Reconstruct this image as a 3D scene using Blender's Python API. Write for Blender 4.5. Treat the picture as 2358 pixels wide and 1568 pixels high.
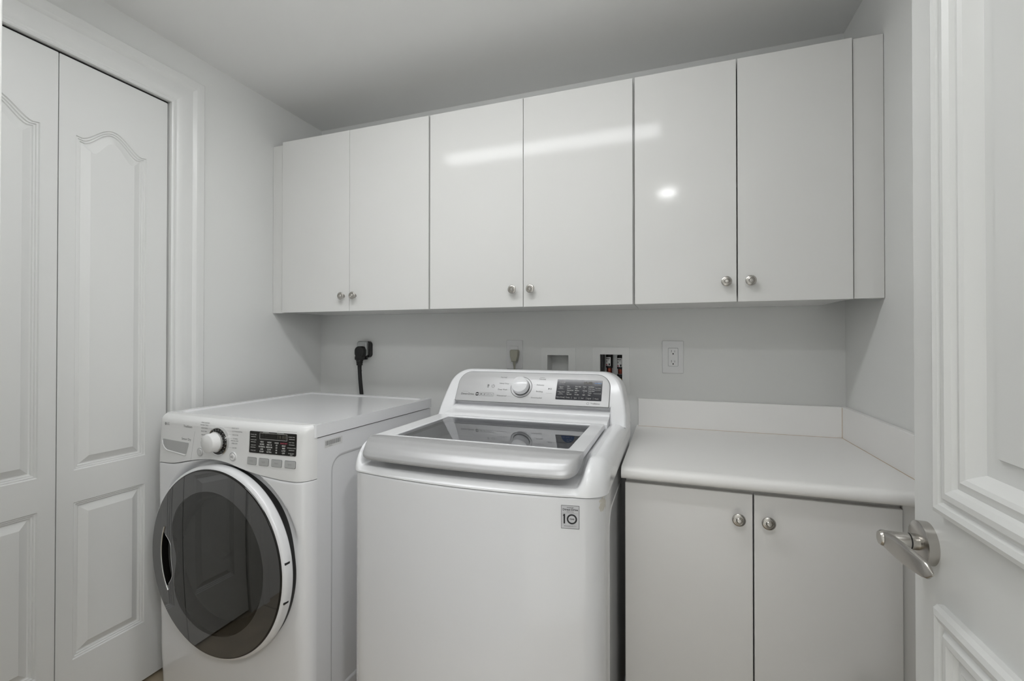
import bpy, bmesh, math
from mathutils import Vector, Matrix

# ------------------------------------------------------------------ clear
for o in list(bpy.data.objects):
    bpy.data.objects.remove(o, do_unlink=True)
scene = bpy.context.scene
COL = scene.collection

# ------------------------------------------------------------------ camera
H = 1.24                                   # eye height
YAW, PITCH, ROLL = math.radians(19.3116), math.radians(0.4087), math.radians(0.0142)
FOC, CX, CY, W, HT = 1042.2363, 1176.0446, 772.6728, 2358.0, 1568.0
fw = Vector((-math.sin(YAW) * math.cos(PITCH), math.cos(YAW) * math.cos(PITCH), math.sin(PITCH)))
ri = Vector((math.cos(YAW), math.sin(YAW), 0))
up = ri.cross(fw)
r2 = ri * math.cos(ROLL) + up * math.sin(ROLL)
u2 = -ri * math.sin(ROLL) + up * math.cos(ROLL)
cd = bpy.data.cameras.new('camera')
cam = bpy.data.objects.new('camera', cd)
COL.objects.link(cam)
m = Matrix((r2, u2, -fw)).transposed().to_4x4()
m.translation = (0, 0, H)
cam.matrix_world = m
cd.sensor_fit = 'HORIZONTAL'
cd.sensor_width = 36.0
cd.lens = FOC / W * 36.0
cd.shift_x = (W / 2 - CX) / W
cd.shift_y = (CY - HT / 2) / W
cd.clip_start = 0.02
scene.camera = cam

# ------------------------------------------------------------------ light, exposure
TUBE_STRENGTH = 16.8        # fluorescent fixture on the laundry ceiling
CAN_STRENGTH = 140.0        # recessed lamp just outside the doorway
FILL_STRENGTH = 340.0      # unseen hall lamps added to fill the dryer and left wall
world = bpy.data.worlds.new('world')
scene.world = world
world.use_nodes = True
bg = world.node_tree.nodes['Background']
bg.inputs[0].default_value = (0.9, 0.95, 1.0, 1)
bg.inputs[1].default_value = 0.25
vs = scene.view_settings
vs.view_transform = 'Standard'
vs.look = 'None'
vs.gamma = 1.0
vs.use_curve_mapping = False
vs.exposure = 0.0

# ------------------------------------------------------------------ materials
def mat(name, col, rough=0.5, metal=0.0, spec=0.5, coat=0.0, coat_rough=0.05, bump=0.0, bscale=200.0, var=0.0):
    m = bpy.data.materials.new(name)
    m.use_nodes = True
    nt = m.node_tree
    b = nt.nodes['Principled BSDF']
    b.inputs['Base Color'].default_value = (*col, 1)
    b.inputs['Roughness'].default_value = rough
    b.inputs['Metallic'].default_value = metal
    b.inputs['Specular IOR Level'].default_value = spec
    b.inputs['Coat Weight'].default_value = coat
    b.inputs['Coat Roughness'].default_value = coat_rough
    if bump > 0 or var > 0:
        tc = nt.nodes.new('ShaderNodeTexCoord')
        n = nt.nodes.new('ShaderNodeTexNoise')
        n.inputs['Scale'].default_value = bscale
        n.inputs['Detail'].default_value = 3
        nt.links.new(tc.outputs['Object'], n.inputs['Vector'])
        if bump > 0:
            bp = nt.nodes.new('ShaderNodeBump')
            bp.inputs['Strength'].default_value = bump
            bp.inputs['Distance'].default_value = 0.001
            nt.links.new(n.outputs['Fac'], bp.inputs['Height'])
            nt.links.new(bp.outputs['Normal'], b.inputs['Normal'])
        if var > 0:
            mx = nt.nodes.new('ShaderNodeMix')
            mx.data_type = 'RGBA'
            mx.inputs['A'].default_value = (*[c * (1 - var) for c in col], 1)
            mx.inputs['B'].default_value = (*[min(1, c * (1 + var)) for c in col], 1)
            nt.links.new(n.outputs['Fac'], mx.inputs['Factor'])
            nt.links.new(mx.outputs['Result'], b.inputs['Base Color'])
    return m

def emit(name, col, s):
    m = bpy.data.materials.new(name)
    m.use_nodes = True
    b = m.node_tree.nodes['Principled BSDF']
    b.inputs['Base Color'].default_value = (*col, 1)
    b.inputs['Emission Color'].default_value = (*col, 1)
    b.inputs['Emission Strength'].default_value = s
    return m

def pane(name, tint, rough=0.0, ior=1.5):
    """thin glass: tinted see-through plus a Fresnel mirror"""
    m = bpy.data.materials.new(name)
    m.use_nodes = True
    nt = m.node_tree
    nt.nodes.remove(nt.nodes['Principled BSDF'])
    out = nt.nodes['Material Output']
    t = nt.nodes.new('ShaderNodeBsdfTransparent')
    t.inputs[0].default_value = (*tint, 1)
    g = nt.nodes.new('ShaderNodeBsdfGlossy')
    g.inputs['Roughness'].default_value = rough
    f = nt.nodes.new('ShaderNodeFresnel')
    f.inputs['IOR'].default_value = ior
    mx = nt.nodes.new('ShaderNodeMixShader')
    nt.links.new(f.outputs[0], mx.inputs[0])
    nt.links.new(t.outputs[0], mx.inputs[1])
    nt.links.new(g.outputs[0], mx.inputs[2])
    nt.links.new(mx.outputs[0], out.inputs[0])
    return m

M = {}
M['wall'] = mat('wall_paint', (0.83, 0.835, 0.818), 0.6, bump=0.08, bscale=350)
M['ceiling'] = mat('ceiling_paint', (0.955, 0.955, 0.945), 0.8, bump=0.06, bscale=300)
M['trim'] = mat('trim_paint', (0.81, 0.815, 0.80), 0.32)
M['edoor'] = mat('entry_door_paint', (0.74, 0.745, 0.73), 0.36, bump=0.03, bscale=150)
M['door'] = mat('door_paint', (0.80, 0.805, 0.79), 0.38, bump=0.03, bscale=150)
M['lam'] = mat('gloss_laminate', (0.80, 0.797, 0.778), 0.10, spec=0.16, bump=0.015, bscale=90)
M['lam_low'] = mat('satin_laminate', (0.85, 0.838, 0.82), 0.35, bump=0.02, bscale=90)
M['counter'] = mat('counter_laminate', (0.93, 0.92, 0.90), 0.38, bump=0.02, bscale=250)
M['enamel'] = mat('white_enamel', (0.91, 0.915, 0.93), 0.16, coat=0.3)
M['plastic'] = mat('white_plastic', (0.91, 0.915, 0.93), 0.22, coat=0.2)
M['dplastic'] = mat('white_panel_plastic', (0.89, 0.89, 0.885), 0.28)
M['silver'] = mat('silver_paint', (0.62, 0.62, 0.625), 0.42, metal=0.35)
M['handle_silver'] = mat('handle_silver_paint', (0.50, 0.50, 0.505), 0.38, metal=0.4)
M['chrome'] = mat('chrome', (0.75, 0.75, 0.75), 0.12, metal=1.0)
M['nickel'] = mat('brushed_nickel', (0.52, 0.50, 0.47), 0.26, metal=1.0, bump=0.05, bscale=400)
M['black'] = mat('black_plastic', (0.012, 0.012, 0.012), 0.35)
M['blackgloss'] = mat('black_gloss', (0.012, 0.011, 0.010), 0.08)
M['navygloss'] = mat('display_black', (0.022, 0.023, 0.030), 0.1)
M['rubber'] = mat('black_rubber', (0.01, 0.01, 0.01), 0.55)
M['grey'] = mat('grey_button', (0.50, 0.505, 0.50), 0.4)
M['lint'] = mat('grey_recess', (0.50, 0.505, 0.50), 0.45)
M['ink'] = mat('grey_ink', (0.16, 0.16, 0.16), 0.6)
M['inklight'] = mat('pale_grey_ink', (0.38, 0.38, 0.38), 0.6)
M['inkblack'] = mat('black_ink', (0.012, 0.012, 0.014), 0.6)
M['inkwhite'] = mat('white_ink', (0.62, 0.62, 0.60), 0.6)
M['inkdim'] = mat('dim_segment_ink', (0.13, 0.12, 0.10), 0.6)
M['inkred'] = mat('red_ink', (0.45, 0.08, 0.12), 0.6)
M['inkblue'] = mat('blue_ink', (0.25, 0.42, 0.75), 0.6)
M['stickerblue'] = mat('blue_sticker', (0.10, 0.22, 0.55), 0.4)
M['sticker'] = mat('sticker_silver', (0.60, 0.60, 0.62), 0.4)
M['paper'] = mat('white_label', (0.75, 0.75, 0.74), 0.6)
M['beige'] = mat('beige_plug', (0.40, 0.39, 0.32), 0.5)
M['copper'] = mat('copper', (0.30, 0.075, 0.05), 0.4, metal=1.0)
M['brass'] = mat('brass', (0.62, 0.42, 0.18), 0.3, metal=1.0)
M['steel'] = mat('galvanised_steel', (0.45, 0.46, 0.46), 0.4, metal=1.0)
M['tile'] = mat('brown_tile', (0.42, 0.35, 0.25), 0.3, var=0.35, bscale=9)
M['grout'] = mat('grout', (0.16, 0.14, 0.11), 0.9)
M['smoke'] = mat('smoked_ring', (0.045, 0.046, 0.049), 0.03)
M['smoke'].node_tree.nodes['Principled BSDF'].inputs['IOR'].default_value = 2.3
M['tub'] = mat('tub_grey', (0.90, 0.905, 0.915), 0.35)
M['drum'] = mat('drum_dark', (0.035, 0.035, 0.034), 0.4)
M['lidglass'] = pane('lid_glass', (0.95, 0.955, 0.97), 0.0, 2.5)
M['doorglass'] = pane('door_glass', (0.32, 0.32, 0.31), 0.0, 2.0)
M['tube'] = emit('lamp_diffuser', (0.975, 0.988, 1.0), TUBE_STRENGTH)
M['can'] = emit('can_diffuser', (0.985, 0.99, 1.0), CAN_STRENGTH)
M['fill_can'] = emit('fill_can_diffuser', (0.985, 0.99, 1.0), FILL_STRENGTH)

def stained_enamel():
    """white enamel with the tan scuff on the right front corner"""
    m = mat('white_enamel_scuffed', (0.80, 0.805, 0.82), 0.16, coat=0.3)
    nt = m.node_tree
    b = nt.nodes['Principled BSDF']
    tc = nt.nodes.new('ShaderNodeTexCoord')
    mp = nt.nodes.new('ShaderNodeMapping')
    mp.inputs['Location'].default_value = (-0.3425 / 0.013, -1.050 / 0.03, -0.860 / 0.022)
    mp.inputs['Scale'].default_value = (1 / 0.013, 1 / 0.03, 1 / 0.022)
    ln = nt.nodes.new('ShaderNodeVectorMath'); ln.operation = 'LENGTH'
    ns = nt.nodes.new('ShaderNodeTexNoise'); ns.inputs['Scale'].default_value = 120; ns.inputs['Detail'].default_value = 4
    ad = nt.nodes.new('ShaderNodeMath'); ad.operation = 'MULTIPLY_ADD'
    ad.inputs[1].default_value = 1.6
    rp = nt.nodes.new('ShaderNodeValToRGB')
    rp.color_ramp.elements[0].position = 0.36; rp.color_ramp.elements[0].color = (0.66, 0.63, 0.56, 1)
    rp.color_ramp.elements[1].position = 0.42; rp.color_ramp.elements[1].color = (0.80, 0.805, 0.82, 1)
    sc = nt.nodes.new('ShaderNodeMath'); sc.operation = 'MULTIPLY'; sc.inputs[1].default_value = 0.25
    nt.links.new(tc.outputs['Object'], mp.inputs['Vector'])
    nt.links.new(mp.outputs[0], ln.inputs[0])
    nt.links.new(tc.outputs['Object'], ns.inputs['Vector'])
    nt.links.new(ns.outputs['Fac'], ad.inputs[0])
    nt.links.new(ln.outputs['Value'], ad.inputs[2])
    nt.links.new(ad.outputs[0], sc.inputs[0])
    nt.links.new(sc.outputs[0], rp.inputs[0])
    nt.links.new(rp.outputs[0], b.inputs['Base Color'])
    return m
M['scuffed'] = stained_enamel()

# ------------------------------------------------------------------ helpers
def link(name, me, parent=None, material=None):
    o = bpy.data.objects.new(name, me)
    COL.objects.link(o)
    if parent is not None:
        o.parent = parent
    if material is not None:
        me.materials.clear()
        me.materials.append(M[material] if isinstance(material, str) else material)
    return o

def mesh(name, verts, faces, material, parent=None, smooth=False, angle=None):
    me = bpy.data.meshes.new(name)
    me.from_pydata([tuple(v) for v in verts], [], faces)
    bm = bmesh.new(); bm.from_mesh(me)
    bmesh.ops.remove_doubles(bm, verts=bm.verts, dist=1e-6)
    bmesh.ops.recalc_face_normals(bm, faces=bm.faces)
    return from_bm(name, bm, material, parent, smooth, angle, me)

def from_bm(name, bm, material, parent=None, smooth=False, angle=None, me=None):
    if me is None:
        me = bpy.data.meshes.new(name)
    if smooth:
        for f in bm.faces:
            f.normal_update()
            f.smooth = max(abs(c) for c in f.normal) < 0.99999
        if angle is not None:
            a = math.radians(angle)
            for e in bm.edges:
                if len(e.link_faces) == 2 and e.calc_face_angle(0) > a:
                    e.smooth = False
    bm.to_mesh(me); bm.free()
    return link(name, me, parent, material)

def add_box(bm, x0, x1, y0, y1, z0, z1, bev=0.0, seg=2):
    r = bmesh.ops.create_cube(bm, size=1.0)
    vs_ = r['verts']
    for v in vs_:
        v.co = Vector(((x0 + x1) / 2 + v.co.x * (x1 - x0), (y0 + y1) / 2 + v.co.y * (y1 - y0), (z0 + z1) / 2 + v.co.z * (z1 - z0)))
    if bev > 0:
        es = list({e for v in vs_ for e in v.link_edges})
        bmesh.ops.bevel(bm, geom=es, offset=bev, segments=seg, profile=0.5, affect='EDGES')

def box(name, x0, x1, y0, y1, z0, z1, material, parent=None, bev=0.0, seg=2):
    bm = bmesh.new()
    add_box(bm, x0, x1, y0, y1, z0, z1, bev, seg)
    return from_bm(name, bm, material, parent, smooth=bev > 0, angle=50)

def lathe_data(profile, n, frame):
    """profile (r, h) around the frame's z axis"""
    vs_, fs = [], []
    for r, h in profile:
        for k in range(n):
            a = 2 * math.pi * k / n
            vs_.append(frame @ Vector((r * math.cos(a), r * math.sin(a), h)))
    for i in range(len(profile) - 1):
        for k in range(n):
            k2 = (k + 1) % n
            fs.append((i * n + k, i * n + k2, (i + 1) * n + k2, (i + 1) * n + k))
    return vs_, fs

def lathe(name, profile, frame, material, parent=None, n=32, angle=40):
    vs_, fs = lathe_data(profile, n, frame)
    return mesh(name, vs_, fs, material, parent, True, angle)

def frame_dir(loc, d):
    """frame whose z axis is d"""
    q = Vector((0, 0, 1)).rotation_difference(Vector(d))
    f = q.to_matrix().to_4x4(); f.translation = loc
    return f

def tube(name, pts, r, material, parent=None, n=10, radii=None):
    pts = [Vector(p) for p in pts]
    vs_, fs = [], []
    for i, p in enumerate(pts):
        t = (pts[min(i + 1, len(pts) - 1)] - pts[max(i - 1, 0)]).normalized()
        ref = Vector((0, 1, 0)) if abs(t.y) < 0.9 else Vector((1, 0, 0))
        a = t.cross(ref).normalized(); b = t.cross(a)
        rr = radii[i] if radii else r
        for k in range(n):
            q = 2 * math.pi * k / n
            vs_.append(p + a * (rr * math.cos(q)) + b * (rr * math.sin(q)))
    for i in range(len(pts) - 1):
        for k in range(n):
            k2 = (k + 1) % n
            fs.append((i * n + k, i * n + k2, (i + 1) * n + k2, (i + 1) * n + k))
    fs.append(tuple(range(n)))
    fs.append(tuple(range((len(pts) - 1) * n, len(pts) * n)))
    return mesh(name, vs_, fs, material, parent, True, 50)

def grid(name, nu, nv, fn, material, parent=None, skip=None, angle=None):
    vs_ = [fn(i / nu, j / nv) for j in range(nv + 1) for i in range(nu + 1)]
    fs = []
    for j in range(nv):
        for i in range(nu):
            if skip and skip((i + .5) / nu, (j + .5) / nv): continue
            a = j * (nu + 1) + i
            fs.append((a, a + 1, a + nu + 2, a + nu + 1))
    return mesh(name, vs_, fs, material, parent, True, angle)

def inset(poly, d):
    """mitred inset of a counter-clockwise polygon"""
    n = len(poly); out = []
    for i in range(n):
        a, b, c = Vector(poly[i - 1]), Vector(poly[i]), Vector(poly[(i + 1) % n])
        e1 = (b - a).normalized(); e2 = (c - b).normalized()
        n1 = Vector((-e1.y, e1.x)); n2 = Vector((-e2.y, e2.x))
        k = 1 + n1.dot(n2)
        out.append(tuple(b + (n1 + n2) * (d / max(k, 0.25))))
    return out

def rounded(x0, z0, x1, z1, r, n=6):
    """ccw rounded rectangle; r one radius or four (bl, br, tr, tl)"""
    rs = (r,) * 4 if not isinstance(r, (tuple, list)) else r
    out = []
    for (cx, cz, a0, q) in ((x0 + rs[0], z0 + rs[0], 180, rs[0]), (x1 - rs[1], z0 + rs[1], 270, rs[1]),
                            (x1 - rs[2], z1 - rs[2], 0, rs[2]), (x0 + rs[3], z1 - rs[3], 90, rs[3])):
        if q <= 0:
            out.append((cx, cz)); continue
        for k in range(n + 1):
            a = math.radians(a0 + 90 * k / n)
            out.append((cx + q * math.cos(a), cz + q * math.sin(a)))
    return out

def plate(name, rect, holes, rings, thick, tomap, material, parent=None, angle=25, open_holes=False, smooth=True):
    """slab whose front (w = 0, +w towards the viewer) carries relief panels.
    rect: outer polygon; holes: outlines; rings: [(inset, height), ...] per hole"""
    bm = bmesh.new()
    def loop(poly, w):
        v = [bm.verts.new(tomap(p[0], p[1], w)) for p in poly]
        return v
    def loop_edges(v):
        return [bm.edges.new((v[i], v[(i + 1) % len(v)])) for i in range(len(v))]
    outer = loop(rect, 0.0)
    es = loop_edges(outer)
    hl = []
    for h in holes:
        v = loop(h, 0.0); hl.append(v); es += loop_edges(v)
    nrm = (Vector(tomap(0, 0, 1)) - Vector(tomap(0, 0, 0))).normalized()
    bmesh.ops.triangle_fill(bm, use_beauty=True, use_dissolve=False, edges=es, normal=nrm)
    def band(a, b):
        n = len(a)
        for i in range(n):
            bm.faces.new((a[i], a[(i + 1) % n], b[(i + 1) % n], b[i]))
    for h, v, rg in zip(holes, hl, rings):
        cur = v
        for d, w in rg:
            nx = loop(d if isinstance(d, list) else inset(h, d), w)
            band(cur, nx); cur = nx
        if not open_holes:
            bm.faces.new(cur)
    back = loop(rect, -thick)
    band(outer, back)
    if not open_holes:
        bm.faces.new(back)
    bmesh.ops.recalc_face_normals(bm, faces=bm.faces)
    return from_bm(name, bm, material, parent, smooth, angle)

def prism(name, poly, d0, d1, tomap, material, parent=None, bev=0.0, seg=3, angle=40):
    """polygon extruded from depth d0 (front) to d1; front rim bevelled"""
    bm = bmesh.new()
    a = [bm.verts.new(tomap(p[0], p[1], d0)) for p in poly]
    b = [bm.verts.new(tomap(p[0], p[1], d1)) for p in poly]
    n = len(poly)
    ff = bm.faces.new(a); bm.faces.new(b)
    for i in range(n):
        bm.faces.new((a[i], a[(i + 1) % n], b[(i + 1) % n], b[i]))
    bmesh.ops.recalc_face_normals(bm, faces=bm.faces)
    if bev > 0:
        bmesh.ops.bevel(bm, geom=list(ff.edges), offset=bev, segments=seg, profile=0.5, affect='EDGES')
    return from_bm(name, bm, material, parent, True, angle)

def empty(name, loc=(0, 0, 0), rotz=0.0):
    o = bpy.data.objects.new(name, None)
    o.empty_display_size = 0.1
    COL.objects.link(o)
    o.location = loc; o.rotation_euler = (0, 0, rotz)
    return o

def tag(o, label, cat=None, group=None, kind=None):
    o['label'] = label
    if cat: o['category'] = cat
    if group: o['group'] = group
    if kind: o['kind'] = kind
    return o

def copy_tree(o, parent=None):
    c = o.copy(); COL.objects.link(c)
    if parent is not None: c.parent = parent
    for ch in list(o.children):
        copy_tree(ch, c)
    return c

# flat print: text, bars and rings laid on any surface by a mapping (u, v) -> point
def text_geo(s, size, u, v, align='C', spacing=1.0, bold=0.0):
    cu = bpy.data.curves.new('text', 'FONT')
    cu.body = s; cu.size = size; cu.resolution_u = 2
    cu.space_character = spacing; cu.offset = bold
    cu.align_x = {'C': 'CENTER', 'L': 'LEFT', 'R': 'RIGHT'}[align]
    cu.align_y = 'CENTER'
    ob = bpy.data.objects.new('text', cu)
    COL.objects.link(ob)
    dg = bpy.context.evaluated_depsgraph_get()
    me = bpy.data.meshes.new_from_object(ob.evaluated_get(dg))
    vs_ = [(p.co.x + u, p.co.y + v) for p in me.vertices]
    fs = [tuple(p.vertices) for p in me.polygons]
    bpy.data.objects.remove(ob); bpy.data.curves.remove(cu); bpy.data.meshes.remove(me)
    return vs_, fs

def printed(name, items, tomap, material, parent):
    vs_, fs = [], []
    for it in items:
        k = it[0]
        if k == 't':
            v, f = text_geo(*it[1:])
        elif k == 'b':
            u0, v0, u1, v1 = it[1:5]
            v = [(u0, v0), (u1, v0), (u1, v1), (u0, v1)]; f = [(0, 1, 2, 3)]
        elif k == 'p':
            v = list(it[1]); f = [tuple(range(len(v)))]
        elif k == 'r':
            cu, cv, ra, rb = it[1:5]
            a0, a1 = it[5:7] if len(it) > 5 else (0, 360)
            n = 28; v = []; f = []
            for q in range(n + 1):
                a = math.radians(a0 + (a1 - a0) * q / n)
                v.append((cu + ra * math.cos(a), cv + ra * math.sin(a)))
                v.append((cu + rb * math.cos(a), cv + rb * math.sin(a)))
            for q in range(n):
                f.append((2 * q, 2 * q + 1, 2 * q + 3, 2 * q + 2))
        o = len(vs_)
        vs_ += v; fs += [tuple(i + o for i in g) for g in f]
    me = bpy.data.meshes.new(name)
    me.from_pydata([tuple(tomap(a, b)) for a, b in vs_], [], fs)
    o = link(name, me, parent, material)
    o['kind'] = 'stuff'
    return o

def frame_items(u0, v0, u1, v1, t):
    return [('b', u0, v0, u1, v0 + t), ('b', u0, v1 - t, u1, v1), ('b', u0, v0, u0 + t, v1), ('b', u1 - t, v0, u1, v1)]

def clamp(x, a=0.0, b=1.0): return max(a, min(b, x))
def sstep(a, b, x):
    t = clamp((x - a) / (b - a)); return t * t * (3 - 2 * t)
def lerp_tab(x, xs, ys):
    if x <= xs[0]: return ys[0]
    for i in range(len(xs) - 1):
        if x <= xs[i + 1]:
            t = (x - xs[i]) / (xs[i + 1] - xs[i]); t = t * t * (3 - 2 * t)
            return ys[i] + (ys[i + 1] - ys[i]) * t
    return ys[-1]

# ================================================================== THE ROOM
XL, XR, YB, YF, ZC = -1.7855, 0.6119, 1.98, 0.167, 2.371
HX0, HX1, HY = -1.3, 1.1, -1.7            # hall behind the camera
YO = 0.047                                # hall face of the front wall
T = 0.10

# floor with single tiles
fl = box('floor', XL - 0.6, XR + T, YO, YB + T, -0.06, -0.004, 'grout')
M['hallfloor'] = mat('cream_bounce_floor', (0.85, 0.84, 0.81), 0.5, var=0.05, bscale=5)  # unseen floor, made pale to bounce light up to the laundry ceiling
hf = box('floor', XL - 0.6, HX1 + T, HY - T, YO, -0.06, 0.0, 'hallfloor')
tag(hf, 'unseen hallway floor behind the viewer, made pale to bounce light', kind='structure')
tag(fl, 'brown tiled laundry floor glimpsed beside the white dryer', kind='structure')
TS = 0.405
tile_bm = bmesh.new(); add_box(tile_bm, 0, TS - 0.005, 0, TS - 0.005, -0.004, 0.0, 0.001, 1)
tile_me = bpy.data.meshes.new('tile'); tile_bm.to_mesh(tile_me); tile_bm.free(); tile_me.materials.append(M['tile'])
i = 0
x = XL - 0.12
while x < XR:
    y = YO + 0.004
    while y < YB - 0.1:
        t = bpy.data.objects.new('tile', tile_me); COL.objects.link(t)
        t.location = (x, y, 0); t.parent = fl
        y += TS
    x += TS

ce = box('ceiling', XL - T, HX1 + T, HY - T, YB + T, ZC, ZC + 0.08, 'ceiling')
tag(ce, 'smooth white painted ceiling above the wall cabinets', kind='structure')

# left wall with the closet opening
OY0, OY1, OZ = 0.531, 1.187, 2.138
def lw(u, v, w): return (XL + w, u, v)
wl = plate('wall_left', [(YO, 0), (OY0, 0), (OY0, OZ), (OY1, OZ), (OY1, 0), (YB + T, 0), (YB + T, ZC), (YO, ZC)], [], [], T, lw, 'wall', smooth=False)
tag(wl, 'grey white left wall around the bifold closet doors', kind='structure')
bm = bmesh.new()
add_box(bm, XL - 0.50, XL - 0.48, 0.40, 1.32, 0, 2.3)
add_box(bm, XL - 0.48, XL - T - 0.001, 0.40, 0.42, 0, 2.3)
add_box(bm, XL - 0.48, XL - T - 0.001, 1.30, 1.32, 0, 2.3)
add_box(bm, XL - 0.48, XL - T - 0.001, 0.42, 1.30, 2.28, 2.3)
cl = from_bm('wall_closet', bm, 'wall')
tag(cl, 'dark closet interior behind the bifold doors', kind='structure')

# right wall, back wall (two recesses), front wall with the doorway
wr = box('wall_right', XR, XR + T, YF - 0.12, YB + T, 0, ZC, 'wall')
tag(wr, 'grey white right wall beside the cabinets', kind='structure')
R1 = (-0.5185, 1.035, -0.4215, 1.168)      # empty box opening
R2 = (-0.2840, 1.030, -0.1890, 1.1735)     # valve box opening
def bw(u, v, w): return (u, YB - w, v)
def rectp(r): return [(r[0], r[1]), (r[2], r[1]), (r[2], r[3]), (r[0], r[3])]
wb = plate('wall_back', [(XL - T, 0), (XR + T, 0), (XR + T, ZC), (XL - T, ZC)], [rectp(R1), rectp(R2)], [[], []], T, bw, 'wall', smooth=False, open_holes=True)
tag(wb, 'grey white back wall between cabinets and machines', kind='structure')
DJ0, DJ1, DH = -0.4165, 0.418, 2.325       # doorway
bm = bmesh.new()
add_box(bm, XL - T, DJ0, YO, YF, 0, ZC)
add_box(bm, DJ1, HX1, YO, YF, 0, ZC)
add_box(bm, DJ0, DJ1, YO, YF, DH, ZC)
wf = from_bm('wall_front', bm, 'wall')
tag(wf, 'white front wall around the doorway behind the viewer', kind='structure')
bm = bmesh.new()
add_box(bm, HX0 - T, HX0, HY, YO, 0, ZC)
add_box(bm, HX1, HX1 + T, HY, YF, 0, ZC)
add_box(bm, HX0 - T, HX1 + T, HY - T, HY, 0, ZC)
wh = from_bm('wall_hall', bm, 'wall')
tag(wh, 'white hallway walls behind the viewer', kind='structure')
# door stop on the left jamb (the pale blurred strip at the picture edge)
js = box('trim_2', DJ0, DJ0 + 0.012, YO, YF - 0.001, 0, DH, 'trim', bev=0.002)
tag(js, 'pale door jamb strip at the left edge of view', kind='structure')

# ---- bifold closet door
LEAF = 0.3215
def arch_poly(y0, y1, z0, zs, zp, n=28):
    p = [(y0, z0), (y1, z0)]
    yc, hw = (y0 + y1) / 2, (y1 - y0) / 2
    for k in range(n + 1):
        y = y1 + (y0 - y1) * k / n
        t = abs(y - yc) / hw
        s = (0.5 + 0.5 * math.cos(math.pi * min(1, t / 0.88))) ** 0.85
        z = zs + (zp - zs) * s + 0.003 * sstep(0.8, 1.0, t)
        p.append((y, z))
    return p
XD = -1.790                                # face of the leaves
dr = empty('door_1', (XD, 0.86, 0))
tag(dr, 'white bifold closet door with arched raised panels', kind='structure')
PANEL_RINGS = [(0.0025, -0.0040), (0.0065, -0.0034), (0.0085, -0.0072), (0.0125, -0.0066), (0.0145, -0.0105), (0.0175, -0.0110), (0.0380, -0.0012), (0.0395, -0.0004)]
def leaf(y0, pm0):
    """y0 left edge, pm0 margin of the panels at the left edge"""
    def f(u, v, w): return (w, u - 0.86, v)
    p0, p1 = y0 + pm0, y0 + pm0 + 0.2075
    arch = lambda d: arch_poly(p0 + d, p1 - d, 0.820 + d, 1.889 - d, 1.946 - d - 0.1 * d)
    lo = [(p0, 0.2196), (p1, 0.2196), (p1, 0.718), (p0, 0.718)]
    return plate('leaf', rounded(y0, 0.012, y0 + LEAF, 2.130, 0.002, 2), [arch(0), lo],
                 [[(arch(d), w) for d, w in PANEL_RINGS], PANEL_RINGS], 0.030, f, 'door', dr, angle=20)
leaf(0.8595, 0.0430)
leaf(0.5355, 0.0720)
# closet track, painted black as the shade in the gap above the leaves
box('track', -0.034, -0.006, 0.5325 - 0.86, 1.1855 - 0.86, 2.1305, 2.1375, 'black', dr)

# ---- casing round the opening, mitred
def casing(name, y0, y1, ztop, wdt):
    prof = [(0.0, 0.0), (0.0, 0.012), (0.004, 0.0145), (0.010, 0.0145), (0.014, 0.011), (0.020, 0.0105), (0.029, 0.0155),
            (0.040, 0.0180), (0.060, 0.0165), (0.078, 0.0145), (0.083, 0.0190), (0.090, 0.0225), (0.098, 0.0235),
            (wdt - 0.004, 0.0235), (wdt, 0.0205), (wdt, 0.0)]
    vs_, fs = [], []
    for d, h in prof:
        vs_ += [(XL + h, y1 + d, 0.0), (XL + h, y1 + d, ztop + d), (XL + h, y0 - d, ztop + d), (XL + h, y0 - d, 0.0)]
    for i in range(len(prof) - 1):
        for k in range(3):
            a = i * 4 + k
            fs.append((a, a + 1, a + 5, a + 4))
    return mesh(name, vs_, fs, 'trim', None, True, 18)
c1 = casing('trim_1', OY0 + 0.002, OY1 - 0.001, OZ - 0.002, 0.1225)
tag(c1, 'wide moulded white casing around the bifold closet', kind='structure')
bb = box('baseboard_left', XL, XL + 0.014, OY1 + 0.126, YB, 0, 0.10, 'trim', bev=0.004)
tag(bb, 'white baseboard behind the dryer', kind='structure')
bb = box('baseboard_back', XL + 0.016, -0.15, YB - 0.014, YB, 0, 0.10, 'trim', bev=0.004)
tag(bb, 'white baseboard low on the back wall', kind='structure')

# ---- entry door, open against the right, seen on its face
DK = 1.17                                  # real size over first estimate
DX, DY1, DY0 = 0.324 * DK, 0.7870 * DK, 0.172
dz = lambda z: H + (z - H) * DK
ed = empty('door_2', (DX, DY0, 0))
tag(ed, 'open white entry door with heavy moulded panels at right', kind='structure')
def edm(u, v, w): return (-w, u - DY0, v)
MOULD = [(0.0, 0.007), (0.003, 0.0125), (0.009, 0.0145), (0.015, 0.0125), (0.018, 0.0085), (0.021, 0.0090), (0.026, 0.0135), (0.033, 0.0140),
         (0.039, 0.0100), (0.042, 0.0055), (0.046, 0.0065), (0.052, 0.0085), (0.057, 0.0060), (0.062, -0.001), (0.066, -0.009), (0.088, -0.009), (0.0905, -0.0045), (0.0915, -0.0045)]
pu = [(0.262, dz(1.022)), (0.7165 * DK, dz(1.022)), (0.7165 * DK, 2.03), (0.262, 2.03)]
MOULD = [(a * DK, b * DK) for a, b in MOULD]
pl = [(0.262, 0.20), (0.7165 * DK, 0.20), (0.7165 * DK, dz(0.907)), (0.262, dz(0.907))]
plate('panel', rounded(DY0, 0.012, DY1, 2.16, 0.0015, 2), [pu, pl], [MOULD, MOULD], 0.035, edm, 'edoor', ed, angle=20)
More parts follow.
